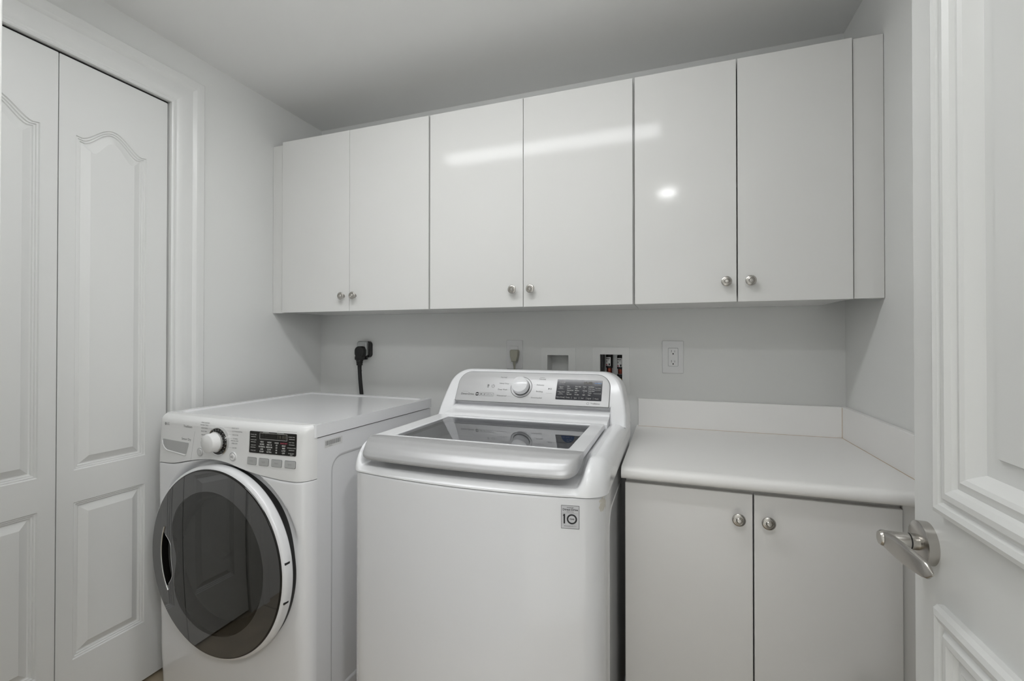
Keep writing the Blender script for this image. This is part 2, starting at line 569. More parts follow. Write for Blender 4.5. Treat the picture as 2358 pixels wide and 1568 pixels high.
# lever handle
def el(x, y, z): return Vector((x - DX, y - DY0, z))
HY_, HZ = 0.7515 * DK, dz(0.969)
fr = frame_dir(el(DX, HY_, HZ), (-1, 0, 0)) @ Matrix.Scale(DK, 4)
lathe('rosette', [(0, 0.013), (0.0262, 0.012), (0.0277, 0.0110), (0.0277, -0.0005)], fr, 'nickel', ed, n=48)
lathe('spindle_collar', [(0.0105, 0.012), (0.0105, 0.0205)], fr, 'nickel', ed, n=28)
lathe('collar_ring', [(0.0098, 0.0203), (0.0098, 0.0222)], fr, 'black', ed, n=28)
vs_, fs = [], []
secs = []                                   # (centre x out, y, z, half thickness, half height)
for k in range(9):                          # neck leaving the rosette
    secs.append((0.022 + 0.030 * k / 8, 0.0, 0.0, None))
neck = lathe('lever_neck', [(0.0102, 0.022), (0.0102, 0.052), (0.0085, 0.0545), (0, 0.0550)], fr, 'nickel', ed, n=28)
NB = 14
prof = []
for k in range(NB + 1):
    t = k / NB
    y = HY_ + (0.010 - 0.105 * t) * DK
    xo = 0.0470 - 0.010 * t * t
    hh = 0.0098 + 0.0035 * math.sin(math.pi * min(1, t * 1.05))
    tk = 0.0075 - 0.0035 * sstep(0, 0.35, t)
    if t > 0.86:
        q = (t - 0.86) / 0.14
        s = math.sqrt(max(0.02, 1 - q * q)); hh *= s; tk *= max(0.35, s)
    if t < 0.08: hh *= 0.8; tk *= 0.8
    prof.append((xo, y, HZ - 0.002 * t, tk, hh))
n = 20
for (xo, y, z, tk, hh) in prof:
    for k in range(n):
        a = 2 * math.pi * k / n
        ca, sa = math.cos(a), math.sin(a)
        sx = math.copysign(abs(ca) ** 0.7, ca); sz = math.copysign(abs(sa) ** 0.85, sa)
        vs_.append(el(DX - (xo + tk * sx) * DK, y, z + hh * sz * DK))
for i in range(NB):
    for k in range(n):
        k2 = (k + 1) % n
        fs.append((i * n + k, i * n + k2, (i + 1) * n + k2, (i + 1) * n + k))
fs.append(tuple(range(n))); fs.append(tuple(range(NB * n, NB * n + n)))
mesh('lever', vs_, fs, 'nickel', ed, True, 40)
for zz in (0.25, 1.1, 1.95):
    lathe('hinge', [(0, 0.05), (0.007, 0.05), (0.007, -0.05), (0, -0.05)], Matrix.Translation(el(DX - 0.002, DY0 - 0.002, zz)), 'nickel', ed, n=14)

# ================================================================== LAMPS
ft = empty('ceiling_light', (-0.662, 0.79, ZC))
tag(ft, 'long white fluorescent fixture on the laundry ceiling', 'ceiling light')
bm = bmesh.new(); add_box(bm, -0.64, 0.64, -0.078, 0.078, -0.020, -0.0005, 0.005)
from_bm('housing', bm, 'trim', ft, True, 40)
pts = [(-0.050, -0.020), (-0.054, -0.034), (-0.050, -0.043), (-0.034, -0.048), (0, -0.050), (0.034, -0.048), (0.050, -0.043), (0.054, -0.034), (0.050, -0.020)]
vs_, fs = [], []
for x in (-0.618, 0.618):
    for (y, z) in pts: vs_.append((x, y, z))
n = len(pts)
for i in range(n - 1): fs.append((i, i + 1, n + i + 1, n + i))
fs.append(tuple(range(n))); fs.append(tuple(range(n, 2 * n)))
mesh('diffuser', vs_, fs, 'tube', ft, True, 30)
for s in (-1, 1):
    bm = bmesh.new(); add_box(bm, s * 0.629 - 0.011, s * 0.629 + 0.011, -0.074, 0.074, -0.057, -0.0195, 0.003)
    from_bm('end_cap', bm, 'trim', ft, True, 40)
F0 = Matrix.Identity(4)
def downlight(x, y, label, lamp='fill_can'):
    cn = empty('downlight', (x, y, ZC))
    tag(cn, label, 'downlight')
    lathe('trim_ring', [(0.066, -0.001), (0.098, -0.001), (0.100, -0.004), (0.096, -0.007), (0.066, -0.005)], F0, 'trim', cn, n=40)
    lathe('lens', [(0, -0.0035), (0.066, -0.0035)], F0, lamp, cn, n=40)
downlight(-0.011, -0.395, 'round recessed downlight just outside the doorway, its spot mirrored in a wall cabinet', 'can')
downlight(0.95, -0.24, 'added unseen fill downlight close to the right hall wall beside the doorway')  # this and the next are added fill, kept out of the cabinet reflections
downlight(0.80, -0.50, 'added unseen fill downlight in the hallway to the right of the doorway')

# ================================================================== UPPER CABINETS
YC, ZB, ZT = 1.6471, 1.362, 2.163
KNOB = [(0.0, 0.0270), (0.0045, 0.0268), (0.0062, 0.0255), (0.0075, 0.0232), (0.0095, 0.0228), (0.0105, 0.0242), (0.0135, 0.0240),
        (0.0160, 0.0222), (0.0166, 0.0200), (0.0150, 0.0172), (0.0095, 0.0145), (0.0062, 0.0110), (0.0056, 0.0050), (0.0075, 0.0018), (0.0085, 0.0)]
knob_v, knob_f = lathe_data(KNOB, 28, frame_dir((0, 0, 0), (0, -1, 0)))
knob_me = None
def knob(x, z, y, door, ox):
    global knob_me
    if knob_me is None:
        o = mesh('knob', knob_v, knob_f, 'nickel', door, True, 35)
        knob_me = o.data
    else:
        o = link('knob', knob_me, door)
    o.location = (x - ox[0], y - ox[1], z - ox[2])
    o['label'] = 'round ringed brushed nickel knob'
    return o

def upper_cabinet(x0, xm, x1, kx, label, gl, gr, gm):
    """two doors, x0..x1 outer door edges, xm seam"""
    ox = ((x0 + x1) / 2, YC, ZB)
    c = empty('wall_cabinet', ox)
    tag(c, label, 'cabinet', 'white wall cabinets')
    bm = bmesh.new()
    t = 0.018; ya, yb = YC + 0.020, YB - 0.002
    X0, X1 = x0 - gl, x1 + gr
    L = lambda a, b, c_, d, e, f, *r: add_box(bm, a - ox[0], b - ox[0], c_ - ox[1], d - ox[1], e - ox[2], f - ox[2], *r)
    L(X0, X0 + t, ya, yb, ZB + 0.002, ZT - 0.004)
    L(X1 - t, X1, ya, yb, ZB + 0.002, ZT - 0.004)
    L(X0 + t, X1 - t, ya, yb, ZB + 0.002, ZB + 0.002 + t)
    L(X0 + t, X1 - t, ya, yb, ZT - 0.004 - t, ZT - 0.004)
    L(X0 + t, X1 - t, yb - 0.006, yb, ZB + 0.02, ZT - 0.022)
    L(X0 + t, X1 - t, ya + 0.02, yb - 0.006, 1.75, 1.768)
    from_bm('body', bm, 'lam', c)
    for a, b, k in ((x0, xm - gm, kx[0]), (xm + gm, x1, kx[1])):
        bm = bmesh.new()
        L(a, b, YC, YC + 0.019, ZB, ZT, 0.0012, 2)
        d = from_bm('door', bm, 'lam', c, True, 50)
        knob(k, 1.4285, YC, d, ox)
    return c
upper_cabinet(-1.7135, -1.3315, -0.9365, (-1.363, -1.302), 'white gloss wall cabinet over the dryer, left end of the row', 0.0, 0.003, 0.0008)
upper_cabinet(-0.9300, -0.5267, -0.1215, (-0.566, -0.4935), 'white gloss wall cabinet over the washer, with the long lamp reflection', 0.003, 0.003, 0.0010)
upper_cabinet(-0.1140, 0.2111, 0.5305, (0.177, 0.2485), 'white gloss wall cabinet over the countertop, right end of the row', 0.003, 0.0, 0.0018)
fa = box('cabinet_filler', XL + 0.001, -1.7145, YC + 0.014, YC + 0.032, ZB - 0.001, ZT - 0.006, 'lam', bev=0.001)
tag(fa, 'narrow white filler strip between left wall and wall cabinet', 'filler')
fb = box('cabinet_filler', 0.5340, XR - 0.001, YC + 0.006, YC + 0.024, ZB + 0.001, ZT - 0.002, 'lam', bev=0.001)
tag(fb, 'wide white filler panel between wall cabinet and right wall', 'filler')

# ================================================================== BASE CABINET, COUNTER
BY = 1.335
ox = (0.204, BY, 0)
bc = empty('base_cabinet', ox)
tag(bc, 'white two door base cabinet under the countertop', 'cabinet')
bm = bmesh.new()
L = lambda a, b, c_, d, e, f, *r: add_box(bm, a - ox[0], b - ox[0], c_ - ox[1], d - ox[1], e - ox[2], f - ox[2], *r)
t = 0.018; ya, yb, x0, x1 = BY + 0.020, YB - 0.03, -0.119, 0.529
L(x0, x0 + t, ya, yb, 0.0, 0.842); L(x1 - t, x1, ya, yb, 0.0, 0.842)
L(x0 + t, x1 - t, ya, yb, 0.10, 0.118); L(x0 + t, x1 - t, yb - 0.006, yb, 0.118, 0.842)
L(x0 + t, x1 - t, ya + 0.06, ya + 0.078, 0.0, 0.10); L(x0 + t, x1 - t, ya, ya + 0.10, 0.824, 0.842)
from_bm('body', bm, 'lam_low', bc)
for a, b, k in ((-0.1205, 0.2058, 0.1705), (0.2094, 0.5270, 0.2395)):
    bm = bmesh.new(); L(a, b, BY, BY + 0.019, 0.105, 0.831, 0.002, 2)
    d = from_bm('door', bm, 'lam_low', bc, True, 50)
    knob(k, 0.767, BY, d, ox)
fc = box('cabinet_filler', 0.5300, XR - 0.001, BY + 0.010, BY + 0.028, 0.0, 0.842, 'lam_low', bev=0.001)
tag(fc, 'white filler strip between base cabinet and right wall', 'filler')

ct = empty('countertop', (0.24, 1.31, 0.846))
tag(ct, 'cream white laminate countertop with rounded front edge', 'countertop')
prof = [(YB - 0.001, 0.878), (1.335, 0.878), (1.327, 0.8775), (1.320, 0.8755), (1.3145, 0.872), (1.3112, 0.8665), (1.3100, 0.860), (1.3105, 0.8535), (1.3130, 0.8485), (1.3180, 0.846), (YB - 0.001, 0.846)]
vs_, fs = [], []
n = len(prof)
for x in (-0.1295, XR - 0.001):
    for y, z in prof: vs_.append((x - 0.24, y - 1.31, z - 0.846))
for i in range(n): fs.append((i, (i + 1) % n, n + (i + 1) % n, n + i))
fs.append(tuple(range(n))); fs.append(tuple(range(n, 2 * n)))
mesh('slab', vs_, fs, 'counter', ct, True, 40)
bm = bmesh.new(); add_box(bm, -0.1225 - 0.24, 0.5945 - 0.24, 1.958 - 1.31, YB - 0.001 - 1.31, 0.878 - 0.846, 0.991 - 0.846, 0.0015)
from_bm('backsplash', bm, 'counter', ct, True, 50)
bm = bmesh.new(); add_box(bm, 0.5945 - 0.24, XR - 0.001 - 0.24, 1.3105 - 1.31, YB - 0.001 - 1.31, 0.878 - 0.846, 0.992 - 0.846, 0.0015)
from_bm('backsplash', bm, 'counter', ct, True, 50)
M['caulk'] = mat('tan_caulk', (0.62, 0.50, 0.38), 0.7)
bm = bmesh.new()
add_box(bm, -0.1225 - 0.24, 0.5935 - 0.24, 1.9566 - 1.31, 1.9582 - 1.31, 0.8778 - 0.846, 0.8790 - 0.846)
add_box(bm, 0.5931 - 0.24, 0.5947 - 0.24, 1.335 - 1.31, 1.958 - 1.31, 0.8778 - 0.846, 0.8790 - 0.846)
add_box(bm, 0.5931 - 0.24, 0.5947 - 0.24, 1.9566 - 1.31, 1.9582 - 1.31, 0.8790 - 0.846, 0.989 - 0.846)
from_bm('caulk_line', bm, 'caulk', ct)

# ================================================================== DRYER
TH = math.radians(-2.0)
dy = empty('dryer', (-1.36, 1.0945, 0), TH)
tag(dy, 'white front loading dryer with round smoked glass door', 'dryer')
DW, DD, DZ = 0.343, 0.695, 0.9775
DCX, DCZ = 0.012, 0.539                    # door centre
def dfy(x, z):
    b = -0.020 * (1 - (x / DW) ** 2)
    v = lerp_tab(z, [0, .2, .5, .81, .95, .9775], [0, -.008, -.014, -.018, -.012, -.006])
    e = clamp((abs(x) - 0.306) / (DW - 0.306))
    c = 1 - math.sqrt(max(0, 1 - e * e))
    return (b + v) * (1 - c) + 0.030 * c
SX = [-.343, -.3198, -.2262, -.1316, -.0455, .0348, .1102, .1804, .2627, .343]
SZ = [.811, .8125, .8187, .8375, .8505, .8485, .8335, .8225, .8145, .812]
def seam(x):
    # Catmull-Rom through the measured seam
    if x <= SX[0]: return SZ[0]
    for i in range(len(SX) - 1):
        if x <= SX[i + 1]:
            t = (x - SX[i]) / (SX[i + 1] - SX[i])
            p0, p1, p2, p3 = SZ[max(i - 1, 0)], SZ[i], SZ[i + 1], SZ[min(i + 2, len(SZ) - 1)]
            return 0.5 * (2 * p1 + (p2 - p0) * t + (2 * p0 - 5 * p1 + 4 * p2 - p3) * t * t + (3 * p1 - p0 - 3 * p2 + p3) * t ** 3)
    return SZ[-1]
def dx_of(u):
    # finer columns at the rounded corners
    return DW * (2 * u - 1) if abs(2 * u - 1) < 0.8 else math.copysign(DW * (0.8 + 0.2 * math.sin((abs(2 * u - 1) - 0.8) / 0.2 * math.pi / 2)), 2 * u - 1)
# lower front panel with the dished ring round the door
def lower(u, v):
    x = dx_of(u); zt = seam(x) - 0.0012
    z = 0.03 + (zt - 0.03) * (1 - (1 - v) ** 1.25)
    y = dfy(x, z)
    w = clamp((zt - z) / 0.007)
    y += 0.005 * (1 - math.sqrt(max(0, 1 - (1 - w) ** 2)))
    r = math.hypot(x - DCX, z - DCZ)
    e = clamp((abs(x) - 0.306) / (DW - 0.306))
    y += 0.022 * sstep(0.330, 0.306, r) * (1 - 0.7 * e) * (0.15 + 0.85 * sstep(0.1, 0.75, (z - DCZ) / max(r, 1e-4)))
    return (x, y, z)
grid('front_panel', 110, 170, lower, 'enamel', dy)
def upper(u, v):
    x = dx_of(u); z0 = seam(x) + 0.0006
    z = z0 + (DZ - z0) * v
    e = clamp((z - (DZ - 0.017)) / 0.017)
    y = dfy(x, z) + 0.017 * (1 - math.sqrt(max(0, 1 - e * e)))
    if v > 0.999: pass
    return (x, y, z)
def upper2(u, v):
    if v > 0.96:                            # flat return on top, under the lid's edge
        x, y, z = upper(u, 1.0)
        t = (v - 0.96) / 0.04
        return (x * (1 - 0.012 * t), y + (0.034 - y) * t, z)
    return upper(u, v / 0.96)
grid('control_panel', 100, 75, upper2, 'dplastic', dy, angle=60)
# body shell: sides, back, bottom
def side_map(s):
    return lambda u, v, w: (s * (DW - 0.0005 + w), u, v)
SR = [(0.004, -0.0005), (0.010, -0.004), (0.012, -0.004)]
for s in (-1, 1):
    plate('side_panel', [(0.0305, 0.03), (DD - 0.01, 0.03), (DD - 0.01, 0.9350), (0.0305, 0.9350)],
          [rounded(0.088, 0.10, DD - 0.06, 0.868, 0.05, 6)], [SR], 0.02, side_map(s), 'enamel', dy, angle=30)
bm = bmesh.new(); add_box(bm, -DW + 0.004, DW - 0.004, DD - 0.03, DD - 0.008, 0.03, 0.934)
add_box(bm, -DW + 0.012, DW - 0.012, 0.05, DD - 0.03, 0.925, 0.937)
from_bm('back_panel', bm, 'enamel', dy)
for sx in (-0.29, 0.29):
    for sy in (0.08, 0.62):
        lathe('foot', [(0, 0.034), (0.018, 0.034), (0.022, 0.0), (0, 0.0)], Matrix.Translation((sx, sy, 0)), 'rubber', dy, n=18)
# top lid with raised rim
def topmap(u, v, w): return (u, v, DZ - 0.0005 + w)
plate('top_lid', rounded(-0.346, 0.020, 0.346, DD, (0.004, 0.004, 0.012, 0.012), 5), [rounded(-0.320, 0.045, 0.320, DD - 0.030, 0.02, 6)],
      [[(0.006, -0.0015), (0.012, -0.0045), (0.016, -0.005)]], 0.0385, topmap, 'enamel', dy, angle=40)
# --- door
GY = -0.064                                 # glass face
dd = empty('door', (DCX, 0, DCZ)); dd.parent = dy
lathe('rim', [(0.290, 0.0605), (0.2950, 0.0590), (0.2985, 0.0550), (0.3003, 0.0490), (0.3006, 0.0340), (0.2990, 0.0300), (0.2900, 0.0270), (0.2840, 0.0200), (0.2820, 0.004)], frame_dir((0, 0, 0), (0, -1, 0)), 'plastic', dd, n=128, angle=50)
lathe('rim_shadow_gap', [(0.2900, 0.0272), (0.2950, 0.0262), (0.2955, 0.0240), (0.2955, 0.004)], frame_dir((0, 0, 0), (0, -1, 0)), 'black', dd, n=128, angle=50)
lathe('gasket', [(0.2850, 0.064), (0.2885, 0.0632), (0.2905, 0.0600), (0.2905, 0.050)], frame_dir((0, 0, 0), (0, -1, 0)), 'blackgloss', dd, n=128)
def gdome(r): return -GY + 0.006 * (1 - (r / 0.286) ** 2)
def rin(a):                                 # window edge, pushed in behind the grip
    d = (a - math.radians(184) + math.pi) % (2 * math.pi) - math.pi
    return 0.222 - 0.060 * math.exp(-(d / math.radians(27)) ** 2)
PA0, PA1 = math.radians(180 - 15.5), math.radians(180 + 28)
PRO = 0.237
def pin_(a):
    if a <= PA0 or a >= PA1: return PRO
    t = (a - (PA0 + PA1) / 2) / ((PA1 - PA0) / 2)
    return PRO - 0.049 * (1 - abs(t) ** 5.5)
NA = 288
angs = sorted(set([2 * math.pi * k / NA for k in range(NA)] + [PA0, PA1]))
def gp(r, a, h=None): return (r * math.cos(a), -(gdome(r) if h is None else h), r * math.sin(a))
vs_, fs = [], []
def radial(a):
    r0, r1, r2_ = rin(a), pin_(a), 0.2855
    return [r0 + (r1 - r0) * k / 5 for k in range(6)] + [PRO + (r2_ - PRO) * k / 5 for k in range(6)]
for a in angs: vs_ += [gp(r, a) for r in radial(a)]
NR = 12; n = len(angs)
for i in range(n):
    j = (i + 1) % n
    am = angs[i] + 1e-4
    for k in range(NR - 1):
        if k == 5: continue                 # pocket (or zero width elsewhere)
        fs.append((i * NR + k, j * NR + k, j * NR + k + 1, i * NR + k + 1))
mesh('glass_ring', vs_, fs, 'smoke', dd, True, 60)
# window pane, slightly domed
vs_, fs = [], []
NW = 14
for a in angs: vs_ += [gp(rin(a) * k / NW, a) for k in range(NW + 1)]
for i in range(n):
    j = (i + 1) % n
    for k in range(NW):
        fs.append((i * (NW + 1) + k, j * (NW + 1) + k, j * (NW + 1) + k + 1, i * (NW + 1) + k + 1))
mesh('window', vs_, fs, 'doorglass', dd, True, 60)
# bowl behind the window
bowl = [(0.226, 0.052), (0.205, 0.045), (0.195, 0.030), (0.188, -0.02), (0.170, -0.07), (0.135, -0.085), (0.128, -0.080), (0.06, -0.10), (0.0, -0.102)]
lathe('bowl', bowl, frame_dir((0, 0, 0), (0, -1, 0)), 'drum', dd, n=96, angle=60)
# grip pocket and its bright lip
vs_, fs = [], []
pa = [PA0 + (PA1 - PA0) * k / 40 for k in range(41)]
for a in pa:
    ro, ri_ = PRO, min(pin_(a), PRO - 0.0002)
    h = 0.068
    vs_ += [gp(ro + 0.0005, a, gdome(ro)), gp(ro + 0.004, a, gdome(ro) - 0.024), gp((ro + ri_) / 2, a, gdome(ro) - 0.030), gp(ri_ + 0.002, a, gdome(ro) - 0.022), gp(ri_ - 0.0005, a, gdome(ri_))]
for i in range(40):
    for k in range(4):
        fs.append((i * 5 + k, (i + 1) * 5 + k, (i + 1) * 5 + k + 1, i * 5 + k + 1))
mesh('grip_pocket', vs_, fs, 'blackgloss', dd, True, 60)
pts = [gp(PRO, PA0 - 0.085 + (PA1 - PA0 + 0.14) * k / 36, gdome(PRO) + 0.001) for k in range(37)]
tube('grip_lip', pts, 0.0026, 'chrome', dd, n=8)
pts = [gp(pin_(a), a, gdome(pin_(a)) - 0.0005) for a in pa[1:-1]]
tube('pocket_edge', pts, 0.0012, 'silver', dd, n=6)
for zz in (0.0455, -0.0700):                # hinge slots in the rim
    c = math.sqrt(0.3003 ** 2 - zz ** 2)
    bm = bmesh.new(); add_box(bm, c - 0.0120, c + 0.0006, -0.0560, -0.0400, zz - 0.0030, zz + 0.0030)
    from_bm('hinge_slot', bm, 'black', dd)
# --- control panel furniture; pd maps onto the curved front
def pd(off=0.0006): return lambda u, v: (u, dfy(u, v) - off, v)
def dpatch(name, poly, off, material, parent=dy, step=0.008):
    """thin skin that follows the curved front, with a rim back to it"""
    bm = bmesh.new()
    f0 = bm.faces.new([bm.verts.new((p[0], 0, p[1])) for p in poly])
    bmesh.ops.triangulate(bm, faces=[f0], ngon_method='EAR_CLIP')
    xs = [p[0] for p in poly]; zs = [p[1] for p in poly]
    for lo, hi, ax in ((min(xs), max(xs), 0), (min(zs), max(zs), 2)):
        c = lo + step
        while c < hi - 1e-4:
            co = [0, 0, 0]; no = [0, 0, 0]; co[ax] = c; no[ax] = 1
            bmesh.ops.bisect_plane(bm, geom=list(bm.verts) + list(bm.edges) + list(bm.faces), plane_co=co, plane_no=no)
            c += step
    rim = [e for e in bm.edges if e.is_boundary]
    ex = bmesh.ops.extrude_edge_only(bm, edges=rim)['geom']
    low = {v for v in ex if isinstance(v, bmesh.types.BMVert)}
    for v in bm.verts:
        v.co.y = dfy(v.co.x, v.co.z) + (0.002 if v in low else -off)
    bmesh.ops.recalc_face_normals(bm, faces=bm.faces)
    return from_bm(name, bm, material, parent, True, 40)
def dprism(name, poly, off, depth, material, bev=0.0, parent=dy):
    f = lambda u, v, w: (u, dfy(u, v) - off + w, v)
    return prism(name, poly, 0, depth, f, material, parent, bev)
KX, KZ = 0.0, 0.912
def dfr(x, z): return frame_dir((x, dfy(x, z), z), (0, -1, 0))
kf = dfr(KX, KZ); kf.translation.y = -0.0345
dial = empty('dial', (0, 0, 0)); dial.parent = dy
lathe('chrome_ring', [(0.0415, 0.004), (0.0435, 0.0055), (0.0455, 0.004), (0.0455, -0.006)], kf, 'chrome', dial, n=64)
lathe('dial_ring', [(0.025, 0.0035), (0.0418, 0.0042), (0.0418, -0.004)], kf, 'blackgloss', dial, n=64)
lathe('knob', [(0.0, 0.0405), (0.0262, 0.0400), (0.0282, 0.0385), (0.0292, 0.0350), (0.0300, 0.0140)], kf, 'dplastic', dial, n=56)
lathe('knob_skirt', [(0.0300, 0.0145), (0.0325, 0.0130), (0.0328, 0.0085), (0.0322, 0.0035)], kf, 'chrome', dial, n=56)
ticks = []
for k in range(11):
    a = math.radians(-62 + k * 18.2); c, s = math.cos(a), math.sin(a)
    ticks.append(('p', [(KX + 0.0352 * c - 0.0007 * s, KZ + 0.0352 * s + 0.0007 * c), (KX + 0.0352 * c + 0.0007 * s, KZ + 0.0352 * s - 0.0007 * c),
                        (KX + 0.0395 * c + 0.0007 * s, KZ + 0.0395 * s - 0.0007 * c), (KX + 0.0395 * c - 0.0007 * s, KZ + 0.0395 * s + 0.0007 * c)]))
printed('dial_tick', ticks, lambda u, v: (u, -0.0345 - 0.0047, v), 'inkwhite', dial)
for nm, x, z, mark in (('power_button', -0.0855, 0.8705, 'p'), ('start_button', 0.0655, 0.8690, 's')):
    f = dfr(x, z)
    b = lathe(nm, [(0.0, 0.0040), (0.0095, 0.0042), (0.0108, 0.0030), (0.0112, 0.0015), (0.0132, 0.0022), (0.0148, 0.0012), (0.0150, -0.002)], f, 'dplastic', dy, n=36)
    yy = dfy(x, z) - 0.0046
    if mark == 'p':
        printed('power_mark', [('r', x, z, 0.0034, 0.0042, 120, 420), ('b', x - 0.0004, z + 0.0012, x + 0.0004, z + 0.0048), ('r', x, z, 0.0072, 0.0080)], lambda u, v: (u, yy, v), 'inklight', b)
    else:
        printed('start_mark', [('p', [(x - 0.0045, z - 0.0035), (x - 0.0008, z), (x - 0.0045, z + 0.0035)]), ('b', x + 0.0008, z - 0.0035, x + 0.0018, z + 0.0035), ('b', x + 0.0030, z - 0.0035, x + 0.0040, z + 0.0035)], lambda u, v: (u, yy, v), 'ink', b)
    lathe('button_ring', [(0.0112, 0.0020), (0.0128, 0.0030), (0.0142, 0.0022)], f, 'silver', b, n=36)
# display
dp = dpatch('display', rounded(0.1320, 0.8885, 0.3085, 0.9545, 0.003, 3), 0.0012, 'blackgloss')
P = pd(0.0019)
U = lambda f_: 0.1320 + 0.1765 * f_         # fractions of the display
V = lambda f_: 0.8885 + 0.0660 * f_
it = frame_items(U(.230), V(.655), U(.815), V(.955), 0.0011)
for k, s in enumerate(('MORE DRY', 'DAMP DRY', 'LESS DRY', 'TIME DRY')):
    it.append(('t', s, 0.0048, U(.095), V(.845 - .245 * k)))
    if k < 3: it.append(('b', U(.035), V(.735 - .245 * k), U(.145), V(.757 - .245 * k)))
for k, s in enumerate(('MORE TIME', 'LESS TIME', 'WRINKLE CARE', 'DAMP DRY')):
    it.append(('t', s, 0.0046, U(.908), V(.845 - .245 * k), 'C', 0.95))
    if k < 3: it.append(('b', U(.855), V(.735 - .245 * k), U(.970), V(.757 - .245 * k)))
it.append(('t', 'BEEP', 0.0045, U(.915), V(.050)))
cols = [(.285, ('VERY', 'MORE', 'NORMAL', 'LESS', 'DAMP')), (.445, ('HIGH', 'MID HI', 'MEDIUM', 'LOW', 'ULTRA')), (.600, ('HIGH', '60', '50', '40', '30')), (.750, (None, 'MAX', 'MID', 'LOW', 'OFF'))]
for f_, ws in cols:
    for k, s in enumerate(ws):
        if s: it.append(('t', s, 0.0062, U(f_), V(.535 - .110 * k), 'C', 1.0, 0.0002))
it.append(('b', U(.30), V(.975), U(.43), V(.99))); it.append(('b', U(.60), V(.975), U(.75), V(.99)))
printed('display_lettering', it, P, 'inkwhite', dp)
printed('display_lettering', [('t', 'SANITARY', 0.0056, U(.750), V(.535), 'C', 1.0, 0.0002)], P, 'inkred', dp)
printed('display_digits', [('t', '18:88', 0.0155, U(.80), V(.80), 'R', 1.0)] + [('t', '* * * * *', 0.0055, U(.36), V(.87))], P, 'inkdim', dp)
# four soft keys
for (a, b) in ((.1276, .1625), (.1738, .2095), (.2215, .2590), (.2708, .3085)):
    bt = dpatch('soft_key', rounded(a, 0.8533, b, 0.8733, 0.0022, 3), 0.0022, 'grey')
    c = (a + b) / 2
    printed('key_mark', [('b', c - 0.007, 0.8640, c + 0.007, 0.8652), ('b', c - 0.006, 0.8612, c + 0.006, 0.8622)], pd(0.0026), 'inklight', bt)
    fr_o, fr_i = rounded(a - 0.0012, 0.8521, b + 0.0012, 0.8745, 0.003, 3), rounded(a, 0.8533, b, 0.8733, 0.0022, 3)
    vs_ = [pd(0.0007)(*p) for p in fr_o] + [pd(0.0007)(*p) for p in fr_i]; n = len(fr_o)
    mesh('key_gap', vs_, [(i, (i + 1) % n, n + (i + 1) % n, n + i) for i in range(n)], 'ink', bt)
# lint drawer on the left: seams, grip recess
P = pd(0.0005)
printed('drawer_seam', [('p', [(-.1172, .9600), (-.1164, .9600), (-.1310, .8385), (-.1318, .8385)])], P, 'inklight', dy)
rc = [(-.2975, .8900), (-.2930, .8760), (-.2820, .8660), (-.2670, .8600), (-.1640, .8545), (-.1590, .8555), (-.1560, .8590), (-.1475, .8895), (-.1490, .8935), (-.2950, .8945)]
dpatch('grip_recess', rc, 0.0006, 'lint')
vs_, fs = [], []
lipo = [(-.2990, .8890), (-.2960, .8740), (-.2830, .8620), (-.2660, .8550), (-.1640, .8490), (-.1585, .8505)]
lipi = [(-.2972, .8890), (-.2930, .8762), (-.2820, .8662), (-.2670, .8602), (-.1640, .8547), (-.1590, .8557)]
for p, q in zip(lipo, lipi):
    vs_ += [(p[0], dfy(*p) - 0.0004, p[1]), ((p[0] + q[0]) / 2, dfy(*p) - 0.0035, (p[1] + q[1]) / 2), (q[0], dfy(*q) - 0.0008, q[1])]
for i in range(5):
    for k in range(2): fs.append((i * 3 + k, i * 3 + k + 1, i * 3 + k + 4, i * 3 + k + 3))
mesh('recess_lip', vs_, fs, 'dplastic', dy, True)
# lettering on the panel
it = [('r', -.2855, .9465, .0046, .0056), ('b', -.2860, .9440, -.2852, .9490), ('b', -.2860, .9440, -.2830, .9448), ('t', 'LG', 0.0125, -.2780, .9468, 'L', 1.0, 0.0002),
      ('r', -.2855, .9465, 0, .0052)]
printed('logo', it[1:], P, 'inklight', dy)
printed('lettering', [('t', 'TrueSteam', 0.0105, -.1800, .9465, 'L'), ('t', 'Sensor Dry', 0.0110, -.1880, .9045, 'L')], P, 'ink', dy)
it = []
for s, x, z in (('STEAM SANITARY', -.0500, .9650), ('ANTI BACTERIAL', -.0530, .9575), ('STEAM FRESH', -.0560, .9480), ('BULKY ITEM', -.0590, .9375), ('PERM PRESS', -.0590, .9260), ('DELICATES', -.0605, .9125), ('TOWELS', -.0680, .8995)):
    it.append(('t', s, 0.0052, x, z, 'R'))
for s, x, z in (('HEAVY DUTY', .0534, .9570), ('COTTON/NORMAL', .0554, .9475), ('DELICATES', .0576, .9365), ('TOWELS', .0615, .9248), ('MANUAL DRY', .0520, .9180), ('SPEED DRY', .0560, .9100), ('AIR DRY', .0601, .8962)):
    it.append(('t', s, 0.0052, x, z, 'L'))
printed('cycle_lettering', it, P, 'ink', dy)
ln = [('b', -.052, .9575, -.020, .9579), ('b', -.055, .9480, -.034, .9484), ('b', .020, .9572, .052, .9576), ('b', .033, .9475, .054, .9479), ('b', .040, .9365, .056, .9369), ('b', .043, .9248, .060, .9252), ('b', .034, .8962, .058, .8966), ('b', .2360, .9592, .3080, .9598)]
printed('pointer_line', ln, P, 'inklight', dy)
